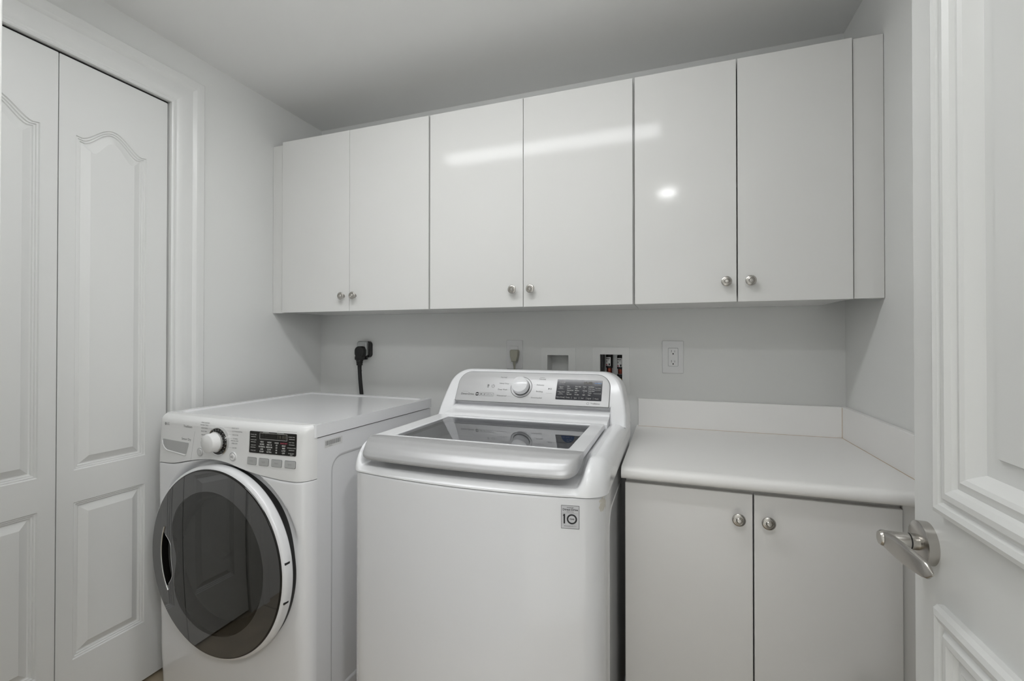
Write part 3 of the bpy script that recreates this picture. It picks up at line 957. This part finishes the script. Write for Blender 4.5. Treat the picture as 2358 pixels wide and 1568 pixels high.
# barcode sticker on the right flank
bs = empty('barcode_label', (0, 0, 0)); bs.parent = dy
sm = lambda off: (lambda u, v: (DW - 0.0005 + off, u, v))
printed('sticker', [('b', 0.060, 0.8985, 0.138, 0.9230)], sm(0.0005), 'paper', bs)
bars = []; u = 0.064
w_ = [1.6, .8, .8, 2.0, 1.2, .8, 1.6, .8, 2.2, .8, 1.2, 1.6, .8, 2.0, .8, .8, 1.6, 1.2, .8, 2.0, 1.2, .8, .8, 1.6]
for k, q in enumerate(w_):
    bars.append(('b', u, 0.9055, u + q * 0.001, 0.9195)); u += q * 0.001 + (0.0011 if k % 3 else 0.0022)
bars.append(('t', '12073516', 0.0042, 0.085, 0.9018, 'C'))
printed('bars', bars, sm(0.0008), 'ink', bs)

# ================================================================== WASHER
WX = -0.4835
wa = empty('washer', (WX, 0, 0))
tag(wa, 'white top loading washer with silver lid handle and glass lid', 'washer')
BW = 0.3430                                 # half width of the cabinet
def wfy(x, hw=BW):
    e = clamp((abs(x) - (hw - 0.050)) / 0.050)
    return 1.028 - 0.036 * (1 - (x / hw) ** 2) + 0.050 * (1 - math.sqrt(max(0, 1 - e * e))) * 0.9
def wx_of(u, hw):
    q = 2 * u - 1
    return hw * q if abs(q) < 0.8 else math.copysign(hw * (0.8 + 0.2 * math.sin((abs(q) - 0.8) / 0.2 * math.pi / 2)), q)
SEAMZ = 0.8795
def wfront(u, v):
    x = wx_of(u, BW); z = 0.03 + (SEAMZ - 0.03) * v
    w = clamp((SEAMZ - z) / 0.006)
    return (x, wfy(x) + 0.003 * (1 - math.sqrt(max(0, 1 - (1 - w) ** 2))), z)
def wfront2(u, v):
    return wfront(u, v / 0.8 * 0.9905 if v < 0.8 else 0.9905 + (v - 0.8) / 0.2 * 0.0095)
grid('front_panel', 90, 50, wfront2, 'scuffed', wa)
YE = wfy(BW)
SRW = [(0.004, 0.0012), (0.009, 0.0012), (0.013, -0.003), (0.015, -0.003)]
for s in (-1, 1):
    f = (lambda s_: (lambda u, v, w: (s_ * (BW - 0.0003 + w), u, v)))(s)
    plate('side_panel', [(YE, 0.03), (1.725, 0.03), (1.725, SEAMZ), (YE, SEAMZ)], [rounded(YE + 0.055, 0.08, 1.66, 0.815, 0.05, 8)], [SRW], 0.012, f, 'scuffed', wa, angle=30)
bm = bmesh.new(); add_box(bm, -BW + 0.004, BW - 0.004, 1.715, 1.727, 0.03, 0.93)
from_bm('back_panel', bm, 'enamel', wa)
for sx in (-0.29, 0.29):
    for sy in (1.13, 1.66):
        lathe('foot', [(0, 0.034), (0.018, 0.034), (0.022, 0.0), (0, 0.0)], Matrix.Translation((sx, sy, 0)), 'rubber', wa, n=18)
# dark seal in the seam
vs_, fs = [], []
for k in range(61):
    x = wx_of(k / 60, BW - 0.003); y = wfy(x, BW - 0.003) + 0.004
    vs_ += [(x, y, SEAMZ - 0.004), (x, y, SEAMZ + 0.006)]
for k in range(60): fs.append((2 * k, 2 * k + 2, 2 * k + 3, 2 * k + 1))
mesh('seam_seal', vs_, fs, 'ink', wa, True)
# top cover: height field with raised shoulders and a scooped front
TW = 0.3495
HC, HHW = -0.0115, 0.300                    # handle centre and half width
ZS = 0.8812
def cover_z(x, y):
    d = y - wfy(x, TW)
    zsh = ZS + 0.076 * math.sqrt(max(0, 1 - (1 - clamp(d / 0.075)) ** 2))
    zmid = lerp_tab(d, [0, 0.012, 0.03, 0.085, 0.125], [ZS + 0.004, ZS + 0.016, ZS + 0.018, ZS + 0.030, 0.944])
    a = abs(x - HC)
    s = sstep(HHW - 0.008, HHW + 0.018, a)
    z = zmid + (zsh - zmid) * s
    r = 0.032
    e = clamp((abs(x) - (TW - r)) / r)
    z -= min(r * (1 - math.sqrt(max(0, 1 - e * e))), z - ZS)
    return z
XS = sorted(set([wx_of(k / 60, TW) for k in range(61)] + [HC + s * (HHW + q) for s in (-1, 1) for q in (-.012, -.008, -.003, .002, .007, .012, .018)] + [-.262, .2475]))
XS = [x for i, x in enumerate(XS) if i == 0 or x - XS[i - 1] > 5e-4]
YT = [0, .002, .004, .007, .010, .014, .019, .025, .032, .04, .05, .06, .07, .08, .09, .10, .11, .12, .13]
vs_, fs = [], []
rows = []
for x in XS:
    f0 = wfy(x, TW); col = [f0 + t for t in YT if f0 + t < 1.112]
    while len(col) < len(YT): col.append(None)
    k0 = sum(c is not None for c in col)
    ys = [f0 + (1.115 - f0) * (t / 0.13) ** 1.0 for t in YT]
    ys += [1.16, 1.22, 1.30, 1.38, 1.452, 1.50, 1.56, 1.62, 1.70]
    rows.append([(x, f0, ZS)] + [(x, y, cover_z(x, y)) for y in ys])
NY = len(rows[0])
for r in rows: vs_ += r
def in_hole(x, y): return -.262 < x < .2475 and 1.115 < y < 1.452
for i in range(len(XS) - 1):
    for k in range(NY - 1):
        xm_ = (XS[i] + XS[i + 1]) / 2; ym_ = (rows[i][k][1] + rows[i][k + 1][1]) / 2
        if in_hole(xm_, ym_): continue
        a = i * NY + k
        fs.append((a, a + 1, a + NY + 1, a + NY))
base = len(vs_)
for s, i in ((0, 0), (1, len(XS) - 1)):     # flanks of the cover
    o = len(vs_)
    for k in range(NY):
        p = rows[i][k]; vs_.append(p); vs_.append((p[0], p[1], ZS))
    for k in range(NY - 1): fs.append((o + 2 * k, o + 2 * k + 1, o + 2 * k + 3, o + 2 * k + 2))
mesh('top_cover', vs_, fs, 'plastic', wa, True, 50)
# tub below the glass
def hole_edge(k, n=72):
    a = 2 * math.pi * k / n; c, s = math.cos(a), math.sin(a)
    q = 1 / max(abs(c) / 0.262, abs(s) / 0.176)
    return (-0.007 + c * q, 1.2835 + s * q)
n = 72; vs_, fs = [], []
for k in range(n):
    a = 2 * math.pi * k / n; ex_, ey_ = hole_edge(k)
    vs_ += [(ex_, ey_, 0.944), (ex_ * 0.99, 1.2835 + (ey_ - 1.2835) * 0.97, 0.90), (-0.007 + 0.205 * math.cos(a), 1.2835 + 0.158 * math.sin(a), 0.875), (-0.007 + 0.225 * math.cos(a), 1.2835 + 0.175 * math.sin(a), 0.86), (-0.007 + 0.225 * math.cos(a), 1.2835 + 0.175 * math.sin(a), 0.74)]
for k in range(n):
    j = (k + 1) % n
    for q in range(4): fs.append((k * 5 + q, j * 5 + q, j * 5 + q + 1, k * 5 + q + 1))
fs.append(tuple(k * 5 + 4 for k in range(n)))
mesh('tub', vs_, fs, 'tub', wa, True, 40)
# lid: frame, glass, silver handle
LZ = 0.9655
ld = empty('lid', (0, 0, 0)); ld.parent = wa
fo = rounded(-0.3130, 1.078, 0.2860, 1.478, (0.012, 0.012, 0.006, 0.006), 4)
gi = rounded(-0.2615, 1.114, 0.2465, 1.455, 0.008, 4)
plate('lid_frame', fo, [gi], [[(0.002, -0.002), (0.004, -0.010)]], 0.016, lambda u, v, w: (u, v, LZ + w), 'plastic', ld, angle=35, open_holes=True)
bm = bmesh.new(); add_box(bm, -0.262, 0.247, 1.1135, 1.4555, LZ - 0.0045, LZ - 0.0025)
# single sheet keeps one clean reflection
bm.free()
g4 = rounded(-0.2605, 1.115, 0.2455, 1.454, 0.008, 4)
mesh('lid_glass', [(x, y, LZ - 0.0025) for x, y in g4], [tuple(range(len(g4)))], 'lidglass', ld)
HP = [(0.106, 0.0025), (0.085, 0.0035), (0.062, 0.0015), (0.042, -0.0055), (0.024, -0.0160), (0.010, -0.0275), (0.003, -0.0360), (0.002, -0.0420), (0.007, -0.0460), (0.018, -0.0460), (0.05, -0.0380), (0.085, -0.022), (0.106, -0.012)]
def hnd(u, v):
    q = 2 * u - 1
    x = HHW * (q if abs(q) < 0.75 else math.copysign(0.75 + 0.25 * math.sin((abs(q) - 0.75) / 0.25 * math.pi / 2), q))
    i = v * (len(HP) - 1); k = min(int(i), len(HP) - 2); t = i - k
    py = HP[k][0] + (HP[k + 1][0] - HP[k][0]) * t; pz = HP[k][1] + (HP[k + 1][1] - HP[k][1]) * t
    e = clamp((abs(x) - (HHW - 0.040)) / 0.040)
    sh = 1 - math.sqrt(max(0, 1 - e ** 2.2))
    x *= 1 - 0.025 * clamp(1 - py / 0.106) ** 1.5
    yfr = 0.990 + 0.020 * (x / HHW) ** 2 + 0.030 * sh
    ytop = 1.092
    y = yfr + (ytop - yfr) * (py / 0.106)
    z = LZ + pz * (1 - 0.25 * sh)
    return (x + HC, y, z)
def hnd_smooth(u, v): return hnd(u, v)
hd = grid('lid_handle', 64, 48, hnd_smooth, 'handle_silver', ld, angle=70)
for u in (0.0, 1.0):
    mesh('handle_end', [hnd(u, v / 24) for v in range(25)], [tuple(range(25))], 'handle_silver', ld)
# blue and dark stickers seen through the glass
printed('tub_label', [('r', 0.172, 1.447, 0.0, 0.022, 180, 360)], lambda u, v: (u, 1.4495, 0.925 + (v - 1.447)), 'stickerblue', wa)
# --- console
A0 = Vector((0, 1.565, 1.010)); SV = Vector((0, 0.055, 0.095)).normalized(); NV = Vector((0, -SV.z, SV.y))
def cm(u, s, w): return tuple(A0 + Vector((u, 0, 0)) + SV * s - NV * w)      # w = depth behind the face
def cprint(off): return lambda u, s: cm(u, s, -off)
out = [(-.3495, -.075), (-.2930, -.075), (-.2930, -.006), (.2930, -.006), (.2930, -.075), (.3495, -.075), (.3470, -.03), (.3380, .03)]
for k in range(13):
    a = math.radians(8 + 82 * k / 12); out.append((.252 + .080 * math.cos(a), .050 + .080 * math.sin(a)))
for k in range(13):
    a = math.radians(90 + 82 * k / 12); out.append((-.252 + .080 * math.cos(a), .050 + .080 * math.sin(a)))
out += [(-.3380, .03), (-.3470, -.03)]
def cbody(u, s, w):                         # back edge stands upright at y = 1.705
    p = A0 + Vector((u, 0, 0)) + SV * s
    if w > 0: p = Vector((u * 1.0, 1.708, p.z - 0.004))
    return tuple(p)
prism('console', out, 0, 1, cbody, 'plastic', wa, bev=0.010, seg=4, angle=35)
po = rounded(-.2885, -.0045, .2885, .1165, (0.004, 0.004, 0.048, 0.048), 10)
prism('console_panel', po, -0.0030, 0.006, cm, 'silver', wa, bev=0.0012, seg=2)
gap_o = rounded(-.2905, -.0060, .2905, .1185, (0.005, 0.005, 0.050, 0.050), 10)
n = len(gap_o)
vs_ = [cm(p[0], p[1], -0.0006) for p in gap_o] + [cm(p[0], p[1], -0.0006) for p in po]
mesh('panel_gap', vs_, [(i, (i + 1) % n, n + (i + 1) % n, n + i) for i in range(n)], 'ink', wa)
# stepped hinge cover under the panel
pr = [(1.590, 1.006), (1.588, 0.994), (1.580, 0.990), (1.560, 0.9875), (1.549, 0.984), (1.546, 0.978), (1.528, 0.9745), (1.505, 0.9715), (1.487, 0.9680), (1.483, 0.9620), (1.483, 0.944)]
vs_ = [(x, y, z) for x in (-.2935, .2935) for (y, z) in pr]; n = len(pr)
mesh('hinge_cover', vs_, [(i, i + 1, n + i + 1, n + i) for i in range(n - 1)], 'plastic', wa, True, 50)
# cheeks closing the notch
for s in (-1, 1):
    vs_ = [(s * .2932, y, z) for (y, z) in pr] + [(s * .2932, 1.6, 0.944)]
    mesh('cheek', vs_, [tuple(range(len(vs_)))], 'plastic', wa)
# dial
kfr = frame_dir(A0 + Vector((-.0325, 0, 0)) + SV * .0575 + NV * 0.003, NV)
wd = empty('dial', (0, 0, 0)); wd.parent = wa
lathe('dial_ring', [(0.0395, 0.0006), (0.0408, 0.0012), (0.0414, 0.0004)], kfr, 'ink', wd, n=64)
lathe('dial_well', [(0.0, 0.0004), (0.0395, 0.0007)], kfr, 'silver', wd, n=64)
lathe('knob_base', [(0.0320, 0.0004), (0.0326, 0.003), (0.0310, 0.0050)], kfr, 'black', wd, n=56)
lathe('knob', [(0.0310, 0.0045), (0.0318, 0.0070), (0.0310, 0.0255), (0.0298, 0.0285), (0.0270, 0.0300), (0.0, 0.0310)], kfr, 'plastic', wd, n=56)
# display
ds = prism('display', rounded(.1010, .0160, .2625, .0940, 0.002, 3), -0.0042, 0.001, cm, 'navygloss', wa)
U = lambda f_: .1010 + .1615 * f_
V = lambda f_: .0160 + .0780 * f_
P = cprint(0.0047)
it = [('t', 'SENSOR', 0.0062, U(.045), V(.840), 'L'), ('b', U(.045), V(.755), U(.165), V(.765)),
      ('t', 'Steam', 0.0060, U(.105), V(.625)), ('t', 'Rinse', 0.0050, U(.105), V(.565)), ('b', U(.040), V(.505), U(.165), V(.515)),
      ('t', 'Delay Wash', 0.0054, U(.110), V(.375)), ('t', 'Hours', 0.0042, U(.110), V(.315)), ('b', U(.040), V(.250), U(.165), V(.260)),
      ('t', 'Extra Rinse', 0.0060, U(.105), V(.110)), ('t', 'Temp.', 0.0062, U(.275), V(.105)), ('t', 'Spin', 0.0062, U(.440), V(.095)),
      ('t', 'Soil', 0.0062, U(.590), V(.095)), ('t', 'Signal', 0.0060, U(.740), V(.095)), ('t', 'Pause', 0.0060, U(.900), V(.095)),
      ('t', 'Tub Clean', 0.0052, U(.915), V(.600), 'C', 0.95), ('b', U(.835), V(.505), U(.970), V(.515)), ('b', U(.835), V(.755), U(.970), V(.765)),
      ('t', 'Control Lock', 0.0052, U(.905), V(.345), 'C', 0.92)]
for f_ in (.195, .355, .520, .675, .825): it.append(('b', U(f_), V(.05), U(f_) + 0.0006, V(.15)))
for f_, ws in ((.245, ('Hot', 'Warm', 'Warm/Cold', 'Cold', 'Tap Cold')), (.425, ('Extra High', 'High', 'Medium', 'Low', 'No Spin')), (.595, ('Heavy', '.', 'Normal', '.', 'Light')), (.715, ('Add Rinse', 'Fresh Care', 'Cold Wash', 'Turbo', 'Soak'))):
    for k, s in enumerate(ws):
        if s == '.': it.append(('r', U(f_ + .02), V(.655 - .098 * k), 0, 0.0011))
        else: it.append(('t', s, 0.0050, U(f_ - .01), V(.655 - .098 * k), 'L', 0.95, 0.0001))
printed('display_lettering', it, P, 'inkwhite', ds)
printed('display_lettering', [('t', 'SmartRinse', 0.0052, U(.910), V(.845), 'C', 1.0, 0.0001)], P, 'inkblue', ds)
printed('display_digits', [('t', '18:88', 0.0145, U(.785), V(.835), 'R', 1.0, 0.0003)], P, 'inkdim', ds)
# panel lettering
P = cprint(0.0036)
it = [('t', 'Direct Drive', 0.0112, -.2690, .0222, 'L', 0.93, 0.0001), ('b', -.2660, .0318, -.2400, .0322)]
it += [('t', 'Normal', 0.0078, -.0950, .0950, 'R'), ('t', 'Heavy Duty', 0.0078, -.0830, .0700, 'R'), ('t', 'Deep Wash', 0.0078, -.0850, .0455, 'R'), ('t', 'Waterproof', 0.0078, -.0845, .0205, 'R'),
       ('t', 'ColdWash', 0.0042, .0430, .0980, 'C'), ('t', 'Normal', 0.0078, .0320, .0920, 'L'), ('t', 'Delicates', 0.0078, .0244, .0686, 'L'), ('t', 'Bedding', 0.0078, .0260, .0431, 'L'), ('t', 'Downloaded', 0.0078, .0105, .0182, 'L'),
       ('t', 'TrueBalance', 0.0075, .2260, .0057, 'L', 0.85)]
it += [('r', -.1440, .0580, .0052, .0063, 120, 420), ('b', -.1445, .0590, -.1434, .0655)]
it += [('p', [(.0705, .0515), (.0765, .0550), (.0705, .0585)]), ('b', .0785, .0515, .0798, .0585), ('b', .0815, .0515, .0828, .0585), ('b', .0640, .0378, .0860, .0382)]
it += [('r', .2170, .0055, .0034, .0044, 20, 130), ('r', .2170, .0055, .0034, .0044, 140, 250), ('r', .2170, .0055, .0034, .0044, 260, 370)]
it += [('p', [(-.1685, .0525), (-.1600, .0525), (-.1620, .0545), (-.1665, .0545)]), ('r', -.1640, .0605, .0012, .0038)]
it += frame_items(-.1930, .0170, -.1360, .0300, 0.0006)
for f_ in (-.1790, -.1650, -.1510): it.append(('b', f_, .0180, f_ + .0005, .0290))
it += [('r', -.1860, .0235, 0, .0030), ('p', [(-.1740, .0200), (-.1715, .0200), (-.1700, .0270), (-.1725, .0270)]), ('r', -.1580, .0235, .0026, .0034), ('b', -.1480, .0215, -.1400, .0225)]
printed('lettering', it, P, 'ink', wa)
printed('emblem', [('r', -.2025, .0235, .0032, .0070, 20, 170), ('r', -.2025, .0235, .0032, .0070, 200, 350)], P, 'inkblack', wa)
ln = [('b', -.093, .0948, -.062, .0951), ('b', -.082, .0698, -.074, .0701), ('b', -.083, .0455, -.074, .0458), ('b', -.083, .0205, -.066, .0208), ('b', -.002, .0925, .030, .0928), ('b', .012, .0686, .022, .0689), ('b', .012, .0431, .024, .0434), ('b', -.004, .0182, .009, .0185), ('b', .210, .0985, .260, .0988)]
printed('pointer_line', ln, P, 'inklight', wa)
# warranty sticker on the front
WS = lambda off: (lambda u, v: (u, wfy(u) - off, v))
sx0, sx1, sz0, sz1 = 0.2505, 0.2915, 0.8100, 0.8630
ws = prism('warranty_sticker', rounded(sx0, sz0, sx1, sz1, 0.0025, 3), -0.0006, 0.0006, lambda u, v, w: (u, wfy(u) + w, v), 'sticker', wa)
P = WS(0.0009)
cx = (sx0 + sx1) / 2
it = frame_items(sx0 + .0002, sz0 + .0002, sx1 - .0002, sz1 - .0002, 0.0009)
printed('sticker_border', it, P, 'ink', ws)
it = [('t', 'INVERTER', 0.0034, cx, sz1 - .0052), ('t', 'Direct Drive', 0.0066, cx, sz1 - .0098, 'C', 1.0, 0.0001), ('t', 'M O T O R', 0.0032, cx, sz1 - .0150),
      ('p', [(sx0 + .0058, sz0 + .0115), (sx0 + .0092, sz0 + .0115), (sx0 + .0092, sz0 + .0330), (sx0 + .0058, sz0 + .0330), (sx0 + .0042, sz0 + .0285), (sx0 + .0058, sz0 + .0285)]),
      ('r', cx + .0038, sz0 + .0220, .0080, .0114), ('t', 'YEAR', 0.0046, cx + .0038, sz0 + .0220, 'C', 1.0, 0.0001),
      ('t', 'W A R R A N T Y', 0.0036, cx, sz0 + .0060), ('b', sx0 + .0030, sz1 - .0178, sx1 - .0030, sz1 - .0176)]
printed('sticker_print', it, P, 'inkblack', ws)

# ================================================================== BACK WALL FITTINGS
def wallframe(name, x0, x1, z0, z1, hole, label, cat, depth=0.085):
    o = empty(name, ((x0 + x1) / 2, YB, (z0 + z1) / 2))
    tag(o, label, cat)
    c = o.location
    f = lambda u, v, w: (u - c.x, -w - 0.0045, v - c.z)
    rg = [(0.0035, 0.0), (0.0036, -0.0045)]
    hh = (hole[0] + .0008, hole[1] + .0008, hole[2] - .0008, hole[3] - .0008)
    plate('frame', rounded(x0, z0, x1, z1, 0.003, 3), [rectp(hh)], [[(0.0, -0.006)]], 0.0045, f, 'paintplate', o, angle=40, open_holes=True)
    x0_, z0_, x1_, z1_ = hh
    vs_, fs = [], []
    for w in (-0.001, depth):
        vs_ += [(x0_ - c.x, w, z0_ - c.z), (x1_ - c.x, w, z0_ - c.z), (x1_ - c.x, w, z1_ - c.z), (x0_ - c.x, w, z1_ - c.z)]
    fs = [(0, 1, 5, 4), (1, 2, 6, 5), (2, 3, 7, 6), (3, 0, 4, 7), (4, 5, 6, 7)]
    mesh('cavity', vs_, fs, 'paintplate', o)
    return o
M['paintplate'] = mat('painted_plate', (0.87, 0.875, 0.86), 0.4)
M['plate'] = mat('switch_plate', (0.80, 0.80, 0.80), 0.3)
wallframe('recessed_box', -0.5460, -0.3900, 1.000, 1.199, R1, 'empty white recessed outlet box in the wall above the washer console', 'wall box')
vb = wallframe('valve_box', -0.3145, -0.1595, 1.0083, 1.2035, R2, 'white recessed washer valve box holding two dark water valves', 'valve box')
c = vb.location
cavity = [ch for ch in vb.children if ch.name.startswith('cavity')][0]
box('liner', R2[0] + 0.006 - c.x, R2[2] - 0.004 - c.x, 0.070, 0.0835, R2[1] + 0.004 - c.z, R2[3] - 0.003 - c.z, 'steel', vb)
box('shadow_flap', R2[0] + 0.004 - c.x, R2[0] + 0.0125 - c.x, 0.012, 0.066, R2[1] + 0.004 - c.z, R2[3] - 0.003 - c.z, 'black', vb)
for vx, dn in ((-0.2490, 0.0), (-0.1975 - 0.003, -0.004)):
    b = lathe('valve', [(0, 0.055), (0.013, 0.055), (0.0148, 0.052), (0.0148, -0.004), (0.0100, -0.006), (0.0100, -0.026), (0.0142, -0.028), (0.0142, -0.042), (0.008, -0.046), (0.008, -0.085)],
              Matrix.Translation((vx - c.x, 0.040, 1.118 + dn - c.z)), 'black', vb, n=24)
    lab = []
    n = 8
    for q in range(n + 1):
        a = math.radians(-155 + 95 * q / n)
        for z in (0.004, 0.042): lab.append((vx - c.x + 0.0151 * math.cos(a), 0.040 + 0.0151 * math.sin(a), 1.118 + dn + z - c.z))
    l_ = mesh('valve_label', lab, [(2 * q, 2 * q + 2, 2 * q + 3, 2 * q + 1) for q in range(n)], 'paper', b, True)
    for (z0_, z1_, a0, a1, mm) in ((.034, .038, -150, -75, 'ink'), (.006, .011, -150, -112, 'inkred'), (.006, .015, -95, -72, 'inkblack'), (.022, .027, -140, -120, 'ink'), (.029, .031, -110, -85, 'ink')):
        pts = []
        for q in range(5):
            a = math.radians(a0 + (a1 - a0) * q / 4)
            for z in (z0_, z1_): pts.append((vx - c.x + 0.0153 * math.cos(a), 0.040 + 0.0153 * math.sin(a), 1.118 + dn + z - c.z))
        mesh('label_print', pts, [(2 * q, 2 * q + 2, 2 * q + 3, 2 * q + 1) for q in range(4)], mm, b, True)
    lathe('copper_fitting', [(0.0105, -0.0065), (0.0112, -0.010), (0.0112, -0.022), (0.0105, -0.0255)], Matrix.Translation((vx - c.x, 0.040, 1.118 + dn - c.z)), 'copper', b, n=22)
    lathe('steel_washer', [(0.0105, -0.0255), (0.0135, -0.0262), (0.0135, -0.0280), (0.0105, -0.0285)], Matrix.Translation((vx - c.x, 0.040, 1.118 + dn - c.z)), 'chrome', b, n=22)
    lathe('brass_nut', [(0.0085, -0.046), (0.0110, -0.047), (0.0110, -0.058), (0.0085, -0.060)], Matrix.Translation((vx - c.x, 0.040, 1.118 + dn - c.z)), 'brass', b, n=6, angle=20)

def wplate(name, x0, x1, z0, z1, label, cat):
    o = empty(name, ((x0 + x1) / 2, YB, (z0 + z1) / 2)); tag(o, label, cat)
    f = lambda u, v, w: (u - o.location.x, w, v - o.location.z)
    prism('plate', rounded(x0, z0, x1, z1, 0.004, 4), -0.0055, 0, f, 'plate', o, bev=0.0025, seg=3)
    return o, f
# duplex outlet on the right
o, f = wplate('wall_outlet', -0.0285, 0.0550, 1.0985, 1.2315, 'white duplex wall outlet above the countertop', 'outlet')
ix0, ix1, iz0, iz1 = -0.0040, 0.0330, 1.1280, 1.2020
gp_ = [f(u, v, -0.0058) for u, v in rounded(ix0 - .0008, iz0 - .0008, ix1 + .0008, iz1 + .0008, 0.003, 3)]
mesh('insert_gap', gp_, [tuple(range(len(gp_)))], 'ink', o)
ins = prism('receptacle', rounded(ix0, iz0, ix1, iz1, 0.0025, 3), -0.0072, -0.004, f, 'plate', o, bev=0.0006, seg=2)
mx_ = (ix0 + ix1) / 2
it = []
for zc_ in (1.1870, 1.1455):
    it += [('b', mx_ - .0072, zc_ - .002, mx_ - .0058, zc_ + .007), ('b', mx_ + .0058, zc_ - .002, mx_ + .0070, zc_ + .0055), ('r', mx_, zc_ - .0085, 0, .0027)]
printed('slots', it, lambda u, v: f(u, v, -0.0075), 'inkblack', ins)
# outlet with the grey plug
o, f = wplate('wall_outlet', -0.7130, -0.6350, 1.1010, 1.2340, 'white wall outlet with a grey plug in it behind the washer', 'outlet')
ix0, ix1, iz0, iz1 = -0.6945, -0.6560, 1.1290, 1.2060
gp_ = [f(u, v, -0.0058) for u, v in rounded(ix0 - .0006, iz0 - .0006, ix1 + .0006, iz1 + .0006, 0.003, 3)]
mesh('insert_gap', gp_, [tuple(range(len(gp_)))], 'inklight', o)
prism('receptacle', rounded(ix0, iz0, ix1, iz1, 0.0025, 3), -0.0072, -0.004, f, 'plate', o, bev=0.0006, seg=2)
pg = empty('washer_plug', (-0.6680, YB - 0.009, 1.163)); tag(pg, 'grey beige power plug and cord in the outlet behind the washer', 'plug')
body = [(-.0195, .022), (-.0185, .0005), (-.0120, -.0270), (.0120, -.0270), (.0185, .0005), (.0195, .022), (.0150, .0270), (-.0150, .0270)]
prism('plug_body', list(reversed(body)) if False else body, -0.026, 0.0015, lambda u, v, w: (u, w, v), 'beige', pg, bev=0.004, seg=3)
tube('cord', [(0, -.014, -.024), (0, -.014, -.045), (.001, -.014, -.07), (.002, -.012, -.12), (.004, -.01, -.25)], 0.0042, 'beige', pg)
lathe('strain_relief', [(0.0042, 0.0), (0.0075, 0.020), (0.0085, 0.026)], Matrix.Translation((0, -.014, -.050)), 'beige', pg, n=14)
# dryer receptacle and plug
rc_ = empty('dryer_outlet', (-1.487, YB, 1.185)); tag(rc_, 'dark surface mounted dryer outlet on the back wall', 'outlet')
f = lambda u, v, w: (u, w, v)
prism('base', rounded(-.036, -.042, .034, .042, .018, 6), -0.020, 0.0, f, 'black', rc_, bev=0.003)
prism('cover', rounded(-.034, -.036, .024, .043, .014, 6), -0.040, -0.0195, f, 'steel', rc_, bev=0.004)
prism('tab', rounded(.004, -.052, .022, -.034, .003, 3), -0.034, -0.024, f, 'black', rc_, bev=0.001)
pgd = empty('dryer_plug', (-1.490, YB - 0.041, 1.172)); tag(pgd, 'thick black right angle dryer plug with cord dropping behind dryer', 'plug')
prism('plug_body', rounded(-.026, -.030, .028, .030, .024, 8), -0.026, 0.0, f, 'rubber', pgd, bev=0.006, seg=3)
prism('plug_collar', rounded(-.022, -.040, .022, -.020, .004, 3), -0.028, -0.004, f, 'rubber', pgd, bev=0.003, seg=2)
lathe('cable_grip', [(0.0175, 0.0), (0.0175, -0.010), (0.0150, -0.011), (0.0150, -0.014), (0.0165, -0.015), (0.0165, -0.019), (0.0140, -0.020), (0.0140, -0.023), (0.0155, -0.024), (0.0155, -0.028), (0.0105, -0.030), (0.0095, -0.050)],
      Matrix.Translation((0, -.016, -.038)), 'rubber', pgd, n=22)
tube('cord', [(0, -.016, -.075), (.001, -.016, -.10), (.004, -.016, -.14), (.009, -.015, -.19), (.015, -.012, -.26), (.020, -.008, -.36), (.02, -.004, -.5)], 0.0098, 'rubber', pgd, n=14)
tube('cord_tie', [(-.004, -.016, -.096), (.012, -.018, -.0935)], 0.0045, 'rubber', pgd, n=8)
